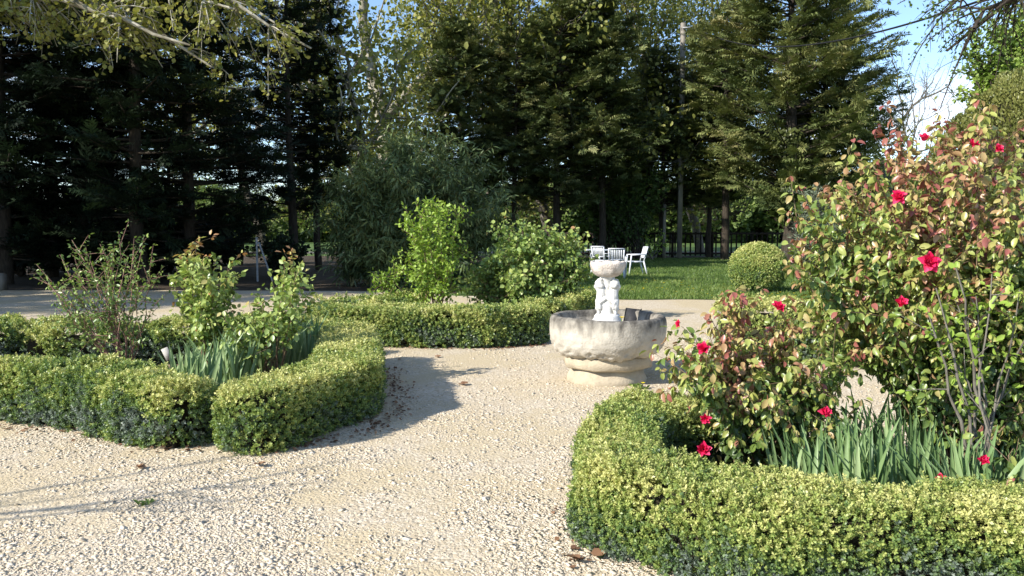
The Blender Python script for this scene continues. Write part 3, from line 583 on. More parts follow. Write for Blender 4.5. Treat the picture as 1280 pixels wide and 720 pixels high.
# centre bed shrubs
DX = np.array([at(538, 370, 12.6)[0], 12.6, .012])
tips = [at(x, y, Y) - DX for x, y, Y in ((505, 258, 12.6), (520, 252, 12.5), (540, 250, 12.7), (560, 258, 12.6), (572, 268, 12.7), (508, 278, 12.4), (525, 275, 12.3), (548, 275, 12.4), (565, 290, 12.4), (515, 300, 12.3), (535, 300, 12.2), (555, 310, 12.3), (540, 325, 12.2), (525, 335, 12.2), (560, 335, 12.3), (510, 318, 12.8), (575, 310, 12.8), (535, 265, 13), (550, 290, 13), (520, 350, 12.2), (555, 352, 12.2), (545, 262, 12.2), (528, 288, 12.9))]
cane_bush('shrub', 'upright lime green shrub with bare lower stems behind the straight hedge', 'shrub', DX, tips, 81, M_lime, .066, LEAF, M_cane, 3, .14, .01, 8, (.15, .4), .05, 4, .62, .0, lambda P, r: .5 + .15 * snoise(P, 1.2, 3), spread=.7, mid=.55, width=1.3)
EX = np.array([at(490, 368, 12.9)[0], 12.9, .012])
tips = [at(x, y, Y) - EX for x, y, Y in ((468, 348, 12.9), (480, 342, 12.8), (492, 325, 13), (500, 320, 12.9), (505, 335, 12.8), (488, 340, 12.7), (475, 345, 13), (512, 345, 12.9))]
cane_bush('shrub', 'small low lime green shrub at the foot of the upright one', 'shrub', EX, tips, 83, M_lime, .06, LEAF, M_cane, 3, .15, .009, 5, (.12, .28), .05, 3, .45, .0, lambda P, r: .38 + .15 * snoise(P, 1.2, 3), spread=.7, width=1.3)
FX = np.array([at(656, 380, 13.2)[0], 13.2, .012])
tips = env(100, (-.05, 0, .78), (1.2, .85, .78), 85, .5, .12) + env(40, (.3, 0, 1.12), (.8, .6, .42), 86, .5) + env(10, (.2, 0, 1.35), (.8, .5, .3), 88, .5)
cane_bush('rose_bush', 'broad dense rose bush with glossy pale leaves left of the fountain', 'rose bush', FX, tips, 87, M_rose_green, .075, OVAL, M_cane, 6, .3, .012, 6, (.15, .4), .07, 5, .3, .4, lambda P, r: .38 + .16 * snoise(P, .8, 5) + .22 * np.clip(P[:, 2] - .8, 0, 1), width=1.35)

# irises
def blade_tpl(bend):
    V, F = [], []; ws = (.026, .032, .033, .029, .02, .003)
    for j, w in enumerate(ws):
        v = j / 5; V += [[-w, v, bend * v ** 3 - .0], [0, v * 1.005, bend * v ** 3 + .012], [w, v, bend * v ** 3]]
    for j in range(5):
        for i in range(2): k = j * 3 + i; F.append([k, k + 1, k + 4, k + 3])
    return np.array(V), np.array(F)
BLADES = [blade_tpl(b) for b in (.0, .1, .3, .5)]
def iris(label, loc, n, spread, size, seed, tone0, group, tpls=BLADES):
    r = np.random.default_rng(seed); root = empty('iris_clump', loc, label, 'iris', group)
    fans = r.uniform(-1, 1, (max(1, n // 6), 2)) * spread; P, D, U = [], [], []
    for fx_, fy_ in fans:
        a = r.uniform(-.9, .9); ax = np.array([math.cos(a), math.sin(a), 0]); nr = np.array([-math.sin(a), math.cos(a), 0])
        for k in range(6):
            l = (k - 2.5) * .075 + r.uniform(-.06, .06); d = nrm(np.array([0, 0, 1.]) + ax * l + r.normal(0, .05, 3)); P.append([fx_ + ax[0] * l * .25, fy_ + ax[1] * l * .25, 0]); D.append(d); U.append(nrm(nr + r.normal(0, .25, 3)))
    P, D, U = map(np.array, (P, D, U)); m = len(P)
    parts = scatter_many(tpls, P, D, U, size * r.uniform(.6, 1.1, m), np.clip(tone0 + r.normal(0, .18, m), 0, 1), r)
    mesh_obj('leaves', parts, M_iris, root); return root
IL, IR = 'irises along the left bed hedge', 'irises under the red roses'
for k, (x, y, z_, n, sp, sz, lb) in enumerate(((248, 520, 0, 70, (.12, .14), .57, 'iris clump leaning out through the gap between the left bed hedges'), (285, 495, 0, 84, (.14, .14), .57, 'iris clump just inside the hedge gap of the left bed'), (322, 480, 0, 96, (.17, .14), .58, 'middle iris clump behind the L shaped hedge'), (372, 470, 0, 90, (.17, .16), .6, 'farthest right iris clump of the left bed, tallest blades'))):
    p = gp(x, y); iris(lb, (p[0], p[1], .01), n, np.array(sp), sz, 200 + k, .78, IL)
for k, (x, Y, n, sp, sz, lb) in enumerate(((1.62, 4.25, 96, (.2, .16), .48, 'iris clump under the low spreading rose bush'), (1.98, 4.15, 132, (.24, .18), .52, 'widest iris clump in the middle of the red rose bed'), (2.28, 4.0, 90, (.18, .16), .5, 'iris clump beside the small rose bush at right'), (2.1, 4.7, 110, (.35, .2), .55, 'shaded iris clump behind the others in the red rose bed'), (3.15, 4.9, 100, (.3, .25), .6, 'dark iris clump against the right picture edge'))):
    iris(lb, (x, Y, .01), n, np.array(sp), sz, 220 + k, .62 if k < 3 else .35, IR)
# bed soils
tag(poly_sheet('bed_soil', wavy([(-6.4, 7.1), (-4.3, 6.8), (-1.8, 5.8), (-1.2, 6.7), (-1.9, 9.3), (-6.4, 9.4)], .06), .0125, M_soil), 'brown stony soil of the left bed', 'soil', kind='structure')
tag(poly_sheet('bed_soil', wavy([(-2.6, 11.1), (.2, 10.9), (1.2, 13.6), (.6, 14.4), (-2.8, 13.4)], .06), .0125, M_soil), 'brown soil of the centre bed', 'soil', kind='structure')
tag(poly_sheet('bed_soil', wavy([(.7, 4.0), (1.4, 3.4), (4.5, 2.9), (5, 6), (2.6, 5.6), (.9, 5.1)], .06), .0125, M_soil), 'brown soil of the red rose bed', 'soil', kind='structure')

# ------------------------------------------------------------------ trees
def conifer_data(h, R, z0, seed, gapz=.34, nb=5, spray=.62, rise=.25, dens=1.0, top=.25, tr=.2):
    r = np.random.default_rng(seed); zz = np.linspace(0, h, 12); trunk = np.column_stack([snoise(np.column_stack([zz, zz * 0, zz * 0]), .05, seed) * .12, snoise(np.column_stack([zz, zz * 0, zz * 0]), .05, seed + 5) * .12, zz])
    trunk[0, :2] = 0; tubes = [tube(trunk, np.linspace(tr, .03, 12), 8)]; P, D, U, Z, T = [], [], [], [], []
    z = z0
    while z < h - .3:
        f = (z - z0) / (h - z0); prof = (min(1, .55 + f * 2.2)) * (1 - f ** 1.6 * (1 - top)) if f < .8 else (1 - .8 ** 1.6 * (1 - top)) * (1 - f) / .2 + .05
        for k in range(nb):
            a = r.uniform(0, 6.283); L = R * prof * r.uniform(.55, 1.15); o = np.array([np.interp(z, zz, trunk[:, 0]), np.interp(z, zz, trunk[:, 1]), z + r.uniform(-.15, .15)])
            rd = np.array([math.cos(a), math.sin(a), 0]); sl = rise + r.normal(0, .13); tipz = sl * L + .12 * L
            pa = bez(o, o + rd * L * .55 + [0, 0, sl * L * .35], o + rd * L + [0, 0, tipz * .8], 7); tubes.append(tube(pa, np.linspace(.05 * min(1, L / 2.5), .01, 7), 4))
            bt = r.normal(0, .14); ns = int(max(5, L * 8.5 * dens)); sd = np.array([-rd[1], rd[0], 0])
            for j in range(ns):
                u = .25 + .75 * (j + r.random()) / ns; i = min(5, int(u * 6)); p = pa[i] + (pa[i + 1] - pa[i]) * (u * 6 - i); s_ = 1 if j % 2 else -1
                d = rd * r.uniform(.35, .9) + sd * s_ * r.uniform(.3, 1.0) * (1.15 - .6 * u) + [0, 0, r.normal(.12, .22)]
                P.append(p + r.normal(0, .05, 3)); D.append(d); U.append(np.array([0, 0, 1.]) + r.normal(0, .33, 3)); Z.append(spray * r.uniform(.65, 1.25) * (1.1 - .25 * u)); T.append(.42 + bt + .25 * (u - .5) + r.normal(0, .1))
        z += gapz * r.uniform(.7, 1.3)
    P, D, U, Z, T = map(np.array, (P, D, U, Z, T)); parts = scatter_many(SPRAYS, P, D, U, Z, T, r)
    return tubes, [(V, F, np.clip(t + r.normal(0, .05, len(t)), 0, 1)) for V, F, t in parts]
def conifer(name, label, loc, data, mat, bark, group, rz=0, sc=1.0):
    root = empty(name, loc, label, 'tree', group, rz); root.scale = (sc, sc, sc)
    mesh_obj('trunk', data[0], bark, root, smooth=True); mesh_obj('crown', data[1], mat, root); return root
def recopy(src, label, loc, rz, sc, group=None):
    c = copy_tree(src); c.location = loc; c.rotation_euler = (0, 0, rz); c.scale = (sc, sc, sc * 1.0); tag(c, label)
    if group: c['group'] = group
    return c
LG = 'dark conifers in the row on the left'
A = conifer_data(14, 3.1, .7, 301, .34, 5, .66, .02, 1.0); B = conifer_data(15, 2.8, .5, 302, .36, 5, .66, -.03, 1.0)
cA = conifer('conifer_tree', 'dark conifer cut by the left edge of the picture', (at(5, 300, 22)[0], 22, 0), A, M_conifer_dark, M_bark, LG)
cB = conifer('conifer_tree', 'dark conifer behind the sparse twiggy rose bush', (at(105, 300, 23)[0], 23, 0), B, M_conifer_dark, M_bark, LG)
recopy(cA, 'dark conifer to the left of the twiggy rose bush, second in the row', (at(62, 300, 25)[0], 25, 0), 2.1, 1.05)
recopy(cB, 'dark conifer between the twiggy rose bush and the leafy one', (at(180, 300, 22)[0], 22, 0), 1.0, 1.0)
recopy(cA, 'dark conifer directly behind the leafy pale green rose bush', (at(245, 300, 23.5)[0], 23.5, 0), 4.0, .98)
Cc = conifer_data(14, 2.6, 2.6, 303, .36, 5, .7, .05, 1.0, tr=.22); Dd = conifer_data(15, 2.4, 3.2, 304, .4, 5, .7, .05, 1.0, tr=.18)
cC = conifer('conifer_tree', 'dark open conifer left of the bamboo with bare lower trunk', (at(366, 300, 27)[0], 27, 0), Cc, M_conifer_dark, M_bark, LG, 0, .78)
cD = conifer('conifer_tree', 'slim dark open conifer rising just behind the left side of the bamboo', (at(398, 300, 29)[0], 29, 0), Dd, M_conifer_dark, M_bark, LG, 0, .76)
recopy(cB, 'dark conifer of the second row, showing between the twiggy and leafy rose bushes', (at(212, 300, 29)[0], 29, 0), 2.9, .5)
recopy(cA, 'dark conifer of the second row behind the metal post', (at(300, 300, 33)[0], 33, 0), .7, .5)
recopy(cB, 'dark conifer of the second row behind the twiggy rose bush', (at(130, 300, 30)[0], 30, 0), 5.1, .5)
MG = 'conifers in the middle behind the lawn'
E_ = conifer_data(14, 3.6, 3.0, 305, .30, 6, .72, .08, 1.15, tr=.24); F_ = conifer_data(15, 3.4, 3.6, 306, .30, 6, .72, .1, 1.15, tr=.2)
M_conifer_mid = leaf_mat('mid_green_needles', [(0, (.034, .052, .022)), (.5, (.1, .13, .045)), (.8, (.2, .215, .08)), (1, (.3, .28, .12))], rough=.6, trans=.12, spec=.2)
cE = conifer('conifer_tree', 'dense dark conifer behind the right side of the bamboo', (at(575, 300, 33.5)[0], 33.5, 0), E_, M_conifer_mid, M_bark, MG, 0, .72)
cF = conifer('conifer_tree', 'conifer with a bare trunk behind the broad rose bush', (at(645, 300, 34)[0], 34, 0), F_, M_conifer_mid, M_bark, MG, 0, .66)
recopy(cE, 'conifer whose trunk stands left of the white chairs', (at(700, 300, 35)[0], 35, 0), 2.0, .84)
recopy(cF, 'tall slim trunked conifer straight behind the white chairs', (at(751, 300, 36)[0], 36, 0), 4.0, .86)
recopy(cE, 'conifer with a thick dark trunk just left of the concrete pole', (at(826, 300, 39.6)[0], 39.6, 0), 4.4, .74)
recopy(cF, 'conifer with a slim trunk at the fence, right of the concrete pole', (at(886, 300, 40.2)[0], 40.2, 0), 1.4, .7)
OG = 'olive green cypresses on the right'
H_ = conifer_data(15, 4.3, 2.2, 307, .34, 6, .75, .3, 1.15, tr=.34); 
cH = conifer('cypress_tree', 'big olive green cypress with an ivy wrapped trunk above the topiary ball', (at(985, 300, 33)[0], 33, 0), H_, M_conifer_olive, M_bark, OG)
I_ = conifer_data(12, 2.9, 3.2, 308, .36, 5, .75, .3, 1.0, tr=.2)
cI = conifer('cypress_tree', 'yellowish cypress between the concrete pole and the big cypress', (at(906, 300, 37)[0], 37, 0), I_, M_conifer_olive, M_bark, OG)
recopy(cH, 'darker right half of the cypress pair, reaching into blue sky', (at(1024, 300, 35.5)[0], 35.5, 0), 2.6, .8)
# ivy on the big trunk
def ivy_on(loc, z0, z1, rad, n, seed):
    r = np.random.default_rng(seed); z = r.uniform(z0, z1, n); a = r.uniform(0, 6.283, n); k = rad * (.7 + .35 * snoise(np.column_stack([np.cos(a), np.sin(a), z]), .5, seed)) * r.uniform(.7, 1.1, n)
    P = np.column_stack([np.cos(a) * k, np.sin(a) * k, z]); D = nrm(np.column_stack([np.cos(a) * .5, np.sin(a) * .5, -np.ones(n) * .8]) + r.normal(0, .4, (n, 3)))
    U = np.column_stack([np.cos(a), np.sin(a), np.ones(n) * .4]); return mesh_obj('ivy', [instances(OVAL, P, D, U, .13 * r.uniform(.7, 1.3, n), np.clip(r.normal(.25, .2, n), 0, 1), wscale=1.5)], M_ivy, cH)
ivy_on(None, 2.0, 5.5, .95, 4500, 1)

def broad_data(h, seed, levels=5, r0=.3, L0=None, kids=(3, 4), shrink=.68, up=.25, leaf=.1, nl=4, tpl=OVAL, jitter=.25, first=.35, tone=(.5, .2), lean=(0, 0, 1), spread=.75, leafw=1.2):
    r = np.random.default_rng(seed); tubes, P, T = [], [], []
    def grow(p, d, L, rad, lv):
        n = 5; pts = [p]; dd = d
        for k in range(n - 1): dd = nrm(dd + r.normal(0, .13, 3) + np.array([0, 0, up * .18])); pts.append(pts[-1] + dd * L / (n - 1))
        pts = np.array(pts); tubes.append(tube(pts, np.linspace(rad, rad * .62, n), 8 if lv < 2 else 5 if lv < 4 else 3))
        if lv >= levels:
            for q in pts[1:]:
                for _ in range(nl): P.append(q + r.normal(0, jitter, 3)); T.append(r.normal(*tone))
            return
        m = r.integers(kids[0], kids[1] + 1)
        for k in range(m):
            u = 1.0 if k == 0 else r.uniform(first, 1.0); i = min(3, int(u * 4)); q = pts[i] + (pts[i + 1] - pts[i]) * (u * 4 - i)
            nd_ = nrm(dd * (.95 if k == 0 else .55) + r.normal(0, spread * (.45 if k == 0 else 1), 3) + [0, 0, up])
            grow(q, nd_, L * shrink * r.uniform(.8, 1.2), rad * (.66 if k == 0 else .5), lv + 1)
    grow(np.zeros(3), nrm(np.array(lean, float)), L0 or h * .33, r0, 0)
    P = np.array(P); T = np.array(T) + .12 * snoise(P, .3, seed); n = len(P)
    D = nrm(r.normal(size=(n, 3)) + [0, 0, -.4]); U = nrm(r.normal(size=(n, 3)) * .7 + [0, 0, 1])
    return tubes, [instances(tpl, P, D, U, leaf * r.uniform(.6, 1.3, n), np.clip(T, 0, 1), wscale=leafw)]
def broad(name, label, loc, data, mat, bark, group=None, rz=0, sc=1.0, cat='tree'):
    root = empty(name, loc, label, cat, group, rz); root.scale = (sc,) * 3
    mesh_obj('trunk', data[0], bark, root, smooth=True); mesh_obj('crown', data[1], mat, root); return root
PG = 'plane trees coming into leaf behind the conifers'
PA = broad_data(17, 401, 5, .46, 5.8, (3, 4), .72, .3, .17, 8, jitter=.45, first=.4, spread=.7)
PB = broad_data(17, 402, 5, .26, 6.0, (3, 4), .72, .3, .19, 9, jitter=.5, first=.4, spread=.75)
pA = broad('plane_tree', 'pale mottled plane trunk with crooked limbs rising behind the bamboo', (at(506, 300, 38)[0], 38, 0), PA, M_plane, M_bark_plane, PG, 0, 1.2)
pB = broad('plane_tree', 'plane tree with yellowish young leaves above the middle conifers', (at(590, 300, 41)[0], 41, 0), PB, M_plane, M_bark_grey, PG, 1.0, 1.05)
recopy(pB, 'yellowish plane tree crown filling the top left of the concrete pole', (at(800, 300, 44)[0], 44, 0), 2.5, 1.1)
recopy(pB, 'plane tree crown above and right of the concrete pole', (at(876, 300, 47)[0], 47, 0), 4.0, 1.1)
recopy(pB, 'plane tree crown high over the broad rose bush, left of the tallest middle conifer', (at(690, 300, 42)[0], 42, 0), 5.2, 1.15)
recopy(pB, 'plane tree crown seen through the open dark conifers left of the bamboo', (at(330, 300, 46)[0], 46, 0), 4.2, 1.1)
# overhanging plane on the left: trunk outside the picture, boughs reaching in at the top
def bough_tree(name, label, loc, boughs, seed, leaf, mat, bark, r0, H, nl=3, tone=(.55, .2), bare=0.0, twig=.9):
    r = np.random.default_rng(seed); root = empty(name, loc, label, 'tree'); tubes = [tube(np.array([[0, 0, 0], [.1, .05, H * .35], [-.05, .1, H * .7], [.1, 0, H]]), [r0, r0 * .85, r0 * .7, r0 * .45], 10)]; P, T = [], []
    for (z, end) in boughs:
        o = np.array([0, 0, z]); e = np.array(end, float); m = (o + e) / 2 + [0, 0, .25 * np.linalg.norm(e - o)]; pa = bez(o, m, e, 12); pa[1:] += r.normal(0, .08, (11, 3)); tubes.append(tube(pa, np.linspace(r0 * .45, .02, 12), 6))
        for k in range(26):
            u = r.uniform(.25, 1); i = min(10, int(u * 11)); q = pa[i]; d = nrm(nrm(pa[i + 1] - pa[i]) * .6 + r.normal(0, .6, 3) + [0, 0, -.15]); L = r.uniform(.6, 1.7) * twig
            b = bez(q, q + d * L * .5 + [0, 0, .1 * L], q + d * L + [0, 0, -.25 * L], 6); tubes.append(tube(b, np.linspace(.022, .006, 6), 4))
            for j in range(5):
                v = r.integers(1, 5); d2 = nrm(d * .5 + r.normal(0, .6, 3) + [0, 0, -.25]); l2 = r.uniform(.25, .7) * twig; b2 = bez(b[v], b[v] + d2 * l2 * .5, b[v] + d2 * l2 + [0, 0, -.12], 5); tubes.append(tube(b2, np.linspace(.008, .003, 5), 3))
                if r.random() > bare:
                    for w in b2[1:]:
                        for _ in range(nl): P.append(w + r.normal(0, .06, 3)); T.append(r.normal(*tone))
    P = np.array(P); n = len(P); D = nrm(r.normal(size=(n, 3)) + [0, 0, -.3]); U = nrm(r.normal(size=(n, 3)) * .7 + [0, 0, 1])
    mesh_obj('trunk', tubes, bark, root, smooth=True); mesh_obj('crown', [instances(OVAL, P, D, U, leaf * r.uniform(.6, 1.25, n), np.clip(T, 0, 1), wscale=1.4)], mat, root); return root
NP = np.array([-12.6, 16.5, 0])
ends = [at(60, -10, 16) - NP, at(150, 5, 16.5) - NP, at(225, 60, 15.5) - NP, at(285, 20, 16) - NP, at(265, 80, 16.5) - NP, at(345, 20, 17) - NP, at(385, 62, 16.5) - NP, at(420, -20, 17.5) - NP, at(330, -50, 17) - NP]
bough_tree('plane_tree', 'near plane boughs with sunlit yellow green leaves hanging across the top left', NP, [(5.2 + .25 * k, e) for k, e in enumerate(ends)], 411, .105, M_plane, M_bark_plane, .36, 9.5, nl=2, twig=.72, tone=(.6, .22))
NQ = np.array([11.5, 13.0, 0])
ends = [at(1205, 35, 12.5) - NQ, at(1175, 10, 13) - NQ, at(1240, 15, 12.5) - NQ, at(1190, 60, 13) - NQ, at(1260, -30, 13) - NQ]
bough_tree('plane_tree', 'dark fine twigged boughs hanging into the sky at top right', NQ, [(5.6 + .3 * k, e) for k, e in enumerate(ends)], 412, .06, M_broad, M_bark, .3, 8.5, nl=2, bare=.2, twig=.7)
# bare tree in the sky gap
bt = broad_data(12, 421, 5, .2, 4.2, (3, 3), .72, .35, .06, 1, jitter=.1, first=.4, tone=(.3, .2), lean=(.25, 0, 1))
broad('bare_tree', 'pale nearly leafless tree against the clouds right of the cypresses', (at(1130, 300, 42)[0], 42, 0), bt, M_plane, M_bark_grey, None, .8, 1.05)
# right: ivy clad mass and bright tree behind
ball_bush('ivy_thicket', 'tall rounded ivy covered thicket behind the tall rose bush at right', 'thicket', (at(1300, 300, 17)[0], 17, 0), 2.25, 3.15, 95000, .068, 431, M_ivy, tone0=.5, cz=1.7, lump=.07, tpl=[OVAL, LEAF], f=1.3)
M_bright = leaf_mat('bright_tree_leaves', [(0, (.1, .17, .04)), (.6, (.26, .36, .07)), (1, (.42, .5, .13))], rough=.5, trans=.3)
BT = np.array([12.9, 19.5, 0])
cane_bush('leafy_tree', 'bright green leafy tree topping the ivy thicket at the right edge', 'tree', BT, env(230, (0, 0, 5.4), (2.2, 1.7, 1.9), 432, .45), 433, M_bright, .1, OVAL, M_bark, 1, .02, .06, 7, (.3, .7), .1, 7, .68, .3, lambda P, r: .5 + .25 * snoise(P, .4, 12), leafpart='crown', stempart='trunk', width=1.4, mid=.7)
# olive-grey shrub by the topiary
OX = np.array([at(1022, 330, 21)[0], 21, .012])
cane_bush('olive_shrub', 'grey green feathery shrub behind the tall rose, right of the ivy trunk', 'shrub', OX, env(50, (0, 0, 1.6), (.8, .7, 1.2), 441, .3), 442, M_olive, .11, NARROW, M_bark_grey, 3, .12, .02, 6, (.3, .6), .06, 4, .35, -.2, None, width=2.2)
# bamboo
bx = np.array([at(515, 362, 21)[0], 21.2, .004])
tp = env(190, (0.1, 0, 1.75), (2.6, 1.6, 2.55), 451, .55, .3) + env(40, (-1.0, -.3, 1.2), (1.2, 1.1, 1.6), 452, .5, .3)
cane_bush('bamboo_clump', 'big rounded clump of dark leafy bamboo left of centre', 'bamboo', bx, tp, 453, M_bamboo, .21, NARROW, M_culm, 26, .75, .016, 9, (.35, .75), .085, 5, .25, .75, lambda P, r: .28 + .3 * np.clip((P[:, 2] - 1.5) / 2.5, 0, 1) + .15 * snoise(P, .5, 6), width=1.6)
# understory and young tree at the fence
YX = np.array([*gp(815, 325)[:2], .012])
cane_bush('young_shrub', 'young leafy sapling growing in front of the fence near the white chairs', 'shrub', YX, env(9, (0, 0, 1.0), (.9, .5, .7), 461, .4), 462, M_lime, .12, OVAL, M_bark_grey, 2, .06, .03, 3, (.2, .5), .12, 3, .4, .2, None, width=1.3)
cane_bush('understory_bush', 'green leafy undergrowth hanging behind the white chairs at the fence', 'bush', (at(775, 300, 37)[0], 37.5, .004), env(80, (0, 0, 3.2), (3.3, .9, 1.8), 463, .2), 464, M_broad, .15, OVAL, M_bark, 6, .9, .03, 4, (.3, .7), .12, 4, .3, .3, None, width=1.4)
cane_bush('understory_bush', 'dark bush in the gap left of the bamboo, behind the metal stakes', 'bush', (at(345, 340, 24)[0], 24.5, .004), env(40, (0, 0, .8), (1.0, .7, .8), 465, .2), 466, M_conifer_dark, .12, OVAL, M_bark, 4, .3, .02, 4, (.2, .5), .1, 4, .3, .3, None, width=1.4)
ub = cane_bush('understory_bush', 'dark low bush under the conifers behind the leafy rose bush', 'bush', (at(250, 340, 26)[0], 26, .004), env(46, (0, 0, 1.3), (1.9, .8, 1.2), 467, .2), 468, M_conifer_dark, .14, OVAL, M_bark, 5, .5, .025, 5, (.25, .6), .1, 5, .3, .3, None, width=1.4)
for k, (x, Y, lb) in enumerate(((195, 25.5, 'dark low bush under the conifers, right of the twiggy rose bush'), (130, 26.5, 'dark low bush under the conifers behind the twiggy rose bush'), (60, 27.5, 'dark low bush under the conifers near the left edge'), (10, 25.5, 'dark low bush under the conifers at the very left edge'))):
    recopy(ub, lb, (at(x, 340, Y)[0], Y, .004), 1.2 * k, 1.0 + .08 * k)
# far tree line beyond the fence
FG = 'far trees beyond the fence'
M_far = leaf_mat('far_sun_brightened_leaves', [(0, (.05, .09, .03)), (.6, (.15, .21, .055)), (1, (.28, .32, .1))], rough=.6, trans=.25)  # leaf colour raised to imitate sunlight on the far trees and bushes
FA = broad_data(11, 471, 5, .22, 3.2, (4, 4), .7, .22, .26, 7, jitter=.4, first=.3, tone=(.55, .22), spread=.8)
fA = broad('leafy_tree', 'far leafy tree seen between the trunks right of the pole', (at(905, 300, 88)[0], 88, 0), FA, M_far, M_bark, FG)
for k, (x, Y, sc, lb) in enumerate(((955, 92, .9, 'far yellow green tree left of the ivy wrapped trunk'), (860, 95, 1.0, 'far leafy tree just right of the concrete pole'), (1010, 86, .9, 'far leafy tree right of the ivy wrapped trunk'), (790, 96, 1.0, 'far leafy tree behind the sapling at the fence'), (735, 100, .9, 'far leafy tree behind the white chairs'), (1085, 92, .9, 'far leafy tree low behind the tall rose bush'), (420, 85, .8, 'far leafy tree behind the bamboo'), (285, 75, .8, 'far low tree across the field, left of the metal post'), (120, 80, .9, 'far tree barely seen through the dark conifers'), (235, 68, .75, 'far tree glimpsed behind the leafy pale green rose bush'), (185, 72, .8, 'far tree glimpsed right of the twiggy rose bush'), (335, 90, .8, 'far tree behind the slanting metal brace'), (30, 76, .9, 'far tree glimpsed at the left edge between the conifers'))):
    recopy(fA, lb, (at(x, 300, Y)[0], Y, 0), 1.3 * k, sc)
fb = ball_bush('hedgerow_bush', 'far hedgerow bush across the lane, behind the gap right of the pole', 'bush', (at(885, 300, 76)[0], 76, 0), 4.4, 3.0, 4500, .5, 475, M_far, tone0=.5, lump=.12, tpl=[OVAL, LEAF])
fb['group'] = 'hedgerow bushes across the lane'
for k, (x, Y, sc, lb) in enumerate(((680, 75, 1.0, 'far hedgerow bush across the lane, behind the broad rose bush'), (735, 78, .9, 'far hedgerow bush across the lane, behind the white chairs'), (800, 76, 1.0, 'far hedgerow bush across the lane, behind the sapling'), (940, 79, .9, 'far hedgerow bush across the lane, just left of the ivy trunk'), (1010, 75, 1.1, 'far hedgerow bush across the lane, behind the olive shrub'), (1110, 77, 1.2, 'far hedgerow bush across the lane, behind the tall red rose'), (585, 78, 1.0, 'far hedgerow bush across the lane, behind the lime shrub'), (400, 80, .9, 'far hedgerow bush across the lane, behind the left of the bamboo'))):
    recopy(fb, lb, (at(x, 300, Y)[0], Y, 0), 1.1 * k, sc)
# a shaded windbreak to the left, outside the picture: it shades the conifers and court
for k, (x, y, rz, sc) in enumerate(((-19.5, 12.5, 1, 1.05), (-22.5, 16.5, 2, 1.15), (-22.5, 8.0, 3, 1.1), (-20.5, 19.5, 4, 1.1), (-27, 14, 5, 1.2))):
    lb = ['tall dark conifer out of view at left beside the gravel court', 'tall dark conifer out of view, second behind the court', 'tall dark conifer out of view, nearest the house side', 'tall dark conifer out of view next to the visible row', 'tall dark conifer out of view, farthest left'][k]
    recopy(cA if k % 2 else cB, lb, (x, y, 0), rz, sc)
sap = broad_data(4, 481, 3, .05, 1.7, (2, 3), .7, .3, .04, 1, jitter=.05)
broad('sapling', 'thin bare sapling out of view at lower left', (-7.6, 1.6, 0), sap, M_plane, M_bark_grey)

# ------------------------------------------------------------------ built things in the background
fe = empty('wooden_fence', (gp(820, 320)[0], 40.6, 0), 'long dark wooden fence with vertical balusters behind the lawn', 'fence')
x0, x1 = -7.5, 8.5
for k in range(9):
    x = x0 + (x1 - x0) * k / 8; mesh_obj('post', [box((x, 0, .66), (.12, .12, 1.32))], M_fence, fe)
for z in (.2, 1.2): mesh_obj('rail', [box(((x0 + x1) / 2, -.07, z), (x1 - x0, .05, .1))], M_fence, fe)
proto = mesh_obj('baluster', [box((0, -.02, .68), (.07, .045, 1.2))], M_fence, fe)
for k in range(62):
    o = proto if k == 0 else proto.copy()
    if k: COL.objects.link(o); o.parent = fe
    o.location = (x0 + .15 + (x1 - x0 - .3) * k / 61, 0, 0)
po = empty('utility_pole', (at(849, 322, 38.3)[0], 38.3, 0), 'tall pale concrete utility pole standing in front of the fence', 'utility pole')
mesh_obj('shaft', [bar((0, 0, 0), (0, 0, 11.0), .2, .24, (0, 1, 0))], M_pole, po)
mesh_obj('cross_bracket', [bar((-.05, -.17, 10.75), (.55, -.17, 10.78), .05, .06)], M_metal, po)
mesh_obj('side_strip', [bar((-.75, -.15, 0), (-.75, -.15, 2.6), .12, .12, (0, 1, 0))], M_pole, po)
pt = np.array([at(849, 322, 38.3)[0], 38.3, 0])
def cable(label, a, b, sag, rad=.02):
    t = np.linspace(0, 1, 40)[:, None]; P = a + (b - a) * t; P[:, 2] -= sag * 4 * (t * (1 - t))[:, 0]
    tag(mesh_obj('overhead_cable', [tube(P, rad, 5)], M_cable, smooth=True), label, 'cable', 'overhead cables')
cable('black overhead cable sagging across the big cypress to the top right', pt + [.5, -.17, 10.8], at(1250, -8, 14), .9, .022)
cable('black cable running steeply down past the right of the concrete pole', at(885, -30, 34), pt + [.25, -.3, 9.2], .5, .022)
# house beyond
hs = empty('house', (at(706, 300, 84)[0], 84, 0), 'pale rendered house glimpsed between trunks behind the white chairs', 'house')
mesh_obj('wall', [box((0, 0, 2.6), (9, 6, 5.2))], M_wall, hs)
mesh_obj('roof', [(np.array([[-4.9, -3.4, 5.15], [4.9, -3.4, 5.15], [4.9, 0, 6.6], [-4.9, 0, 6.6], [-4.9, 3.4, 5.15], [4.9, 3.4, 5.15]]), np.array([[0, 1, 2, 3], [3, 2, 5, 4]])), (np.array([[-4.5, -3, 5.2], [-4.5, 3, 5.2], [-4.5, 0, 6.5], [4.5, -3, 5.2], [4.5, 3, 5.2], [4.5, 0, 6.5]]), np.array([[0, 1, 2], [3, 5, 4]]))], M_tile, hs)
for x in (-2.6, 0, 2.6):
    for z in (1.4, 3.8): mesh_obj('window', [box((x, -3.02, z), (.9, .06, 1.2))], M_glass, hs)
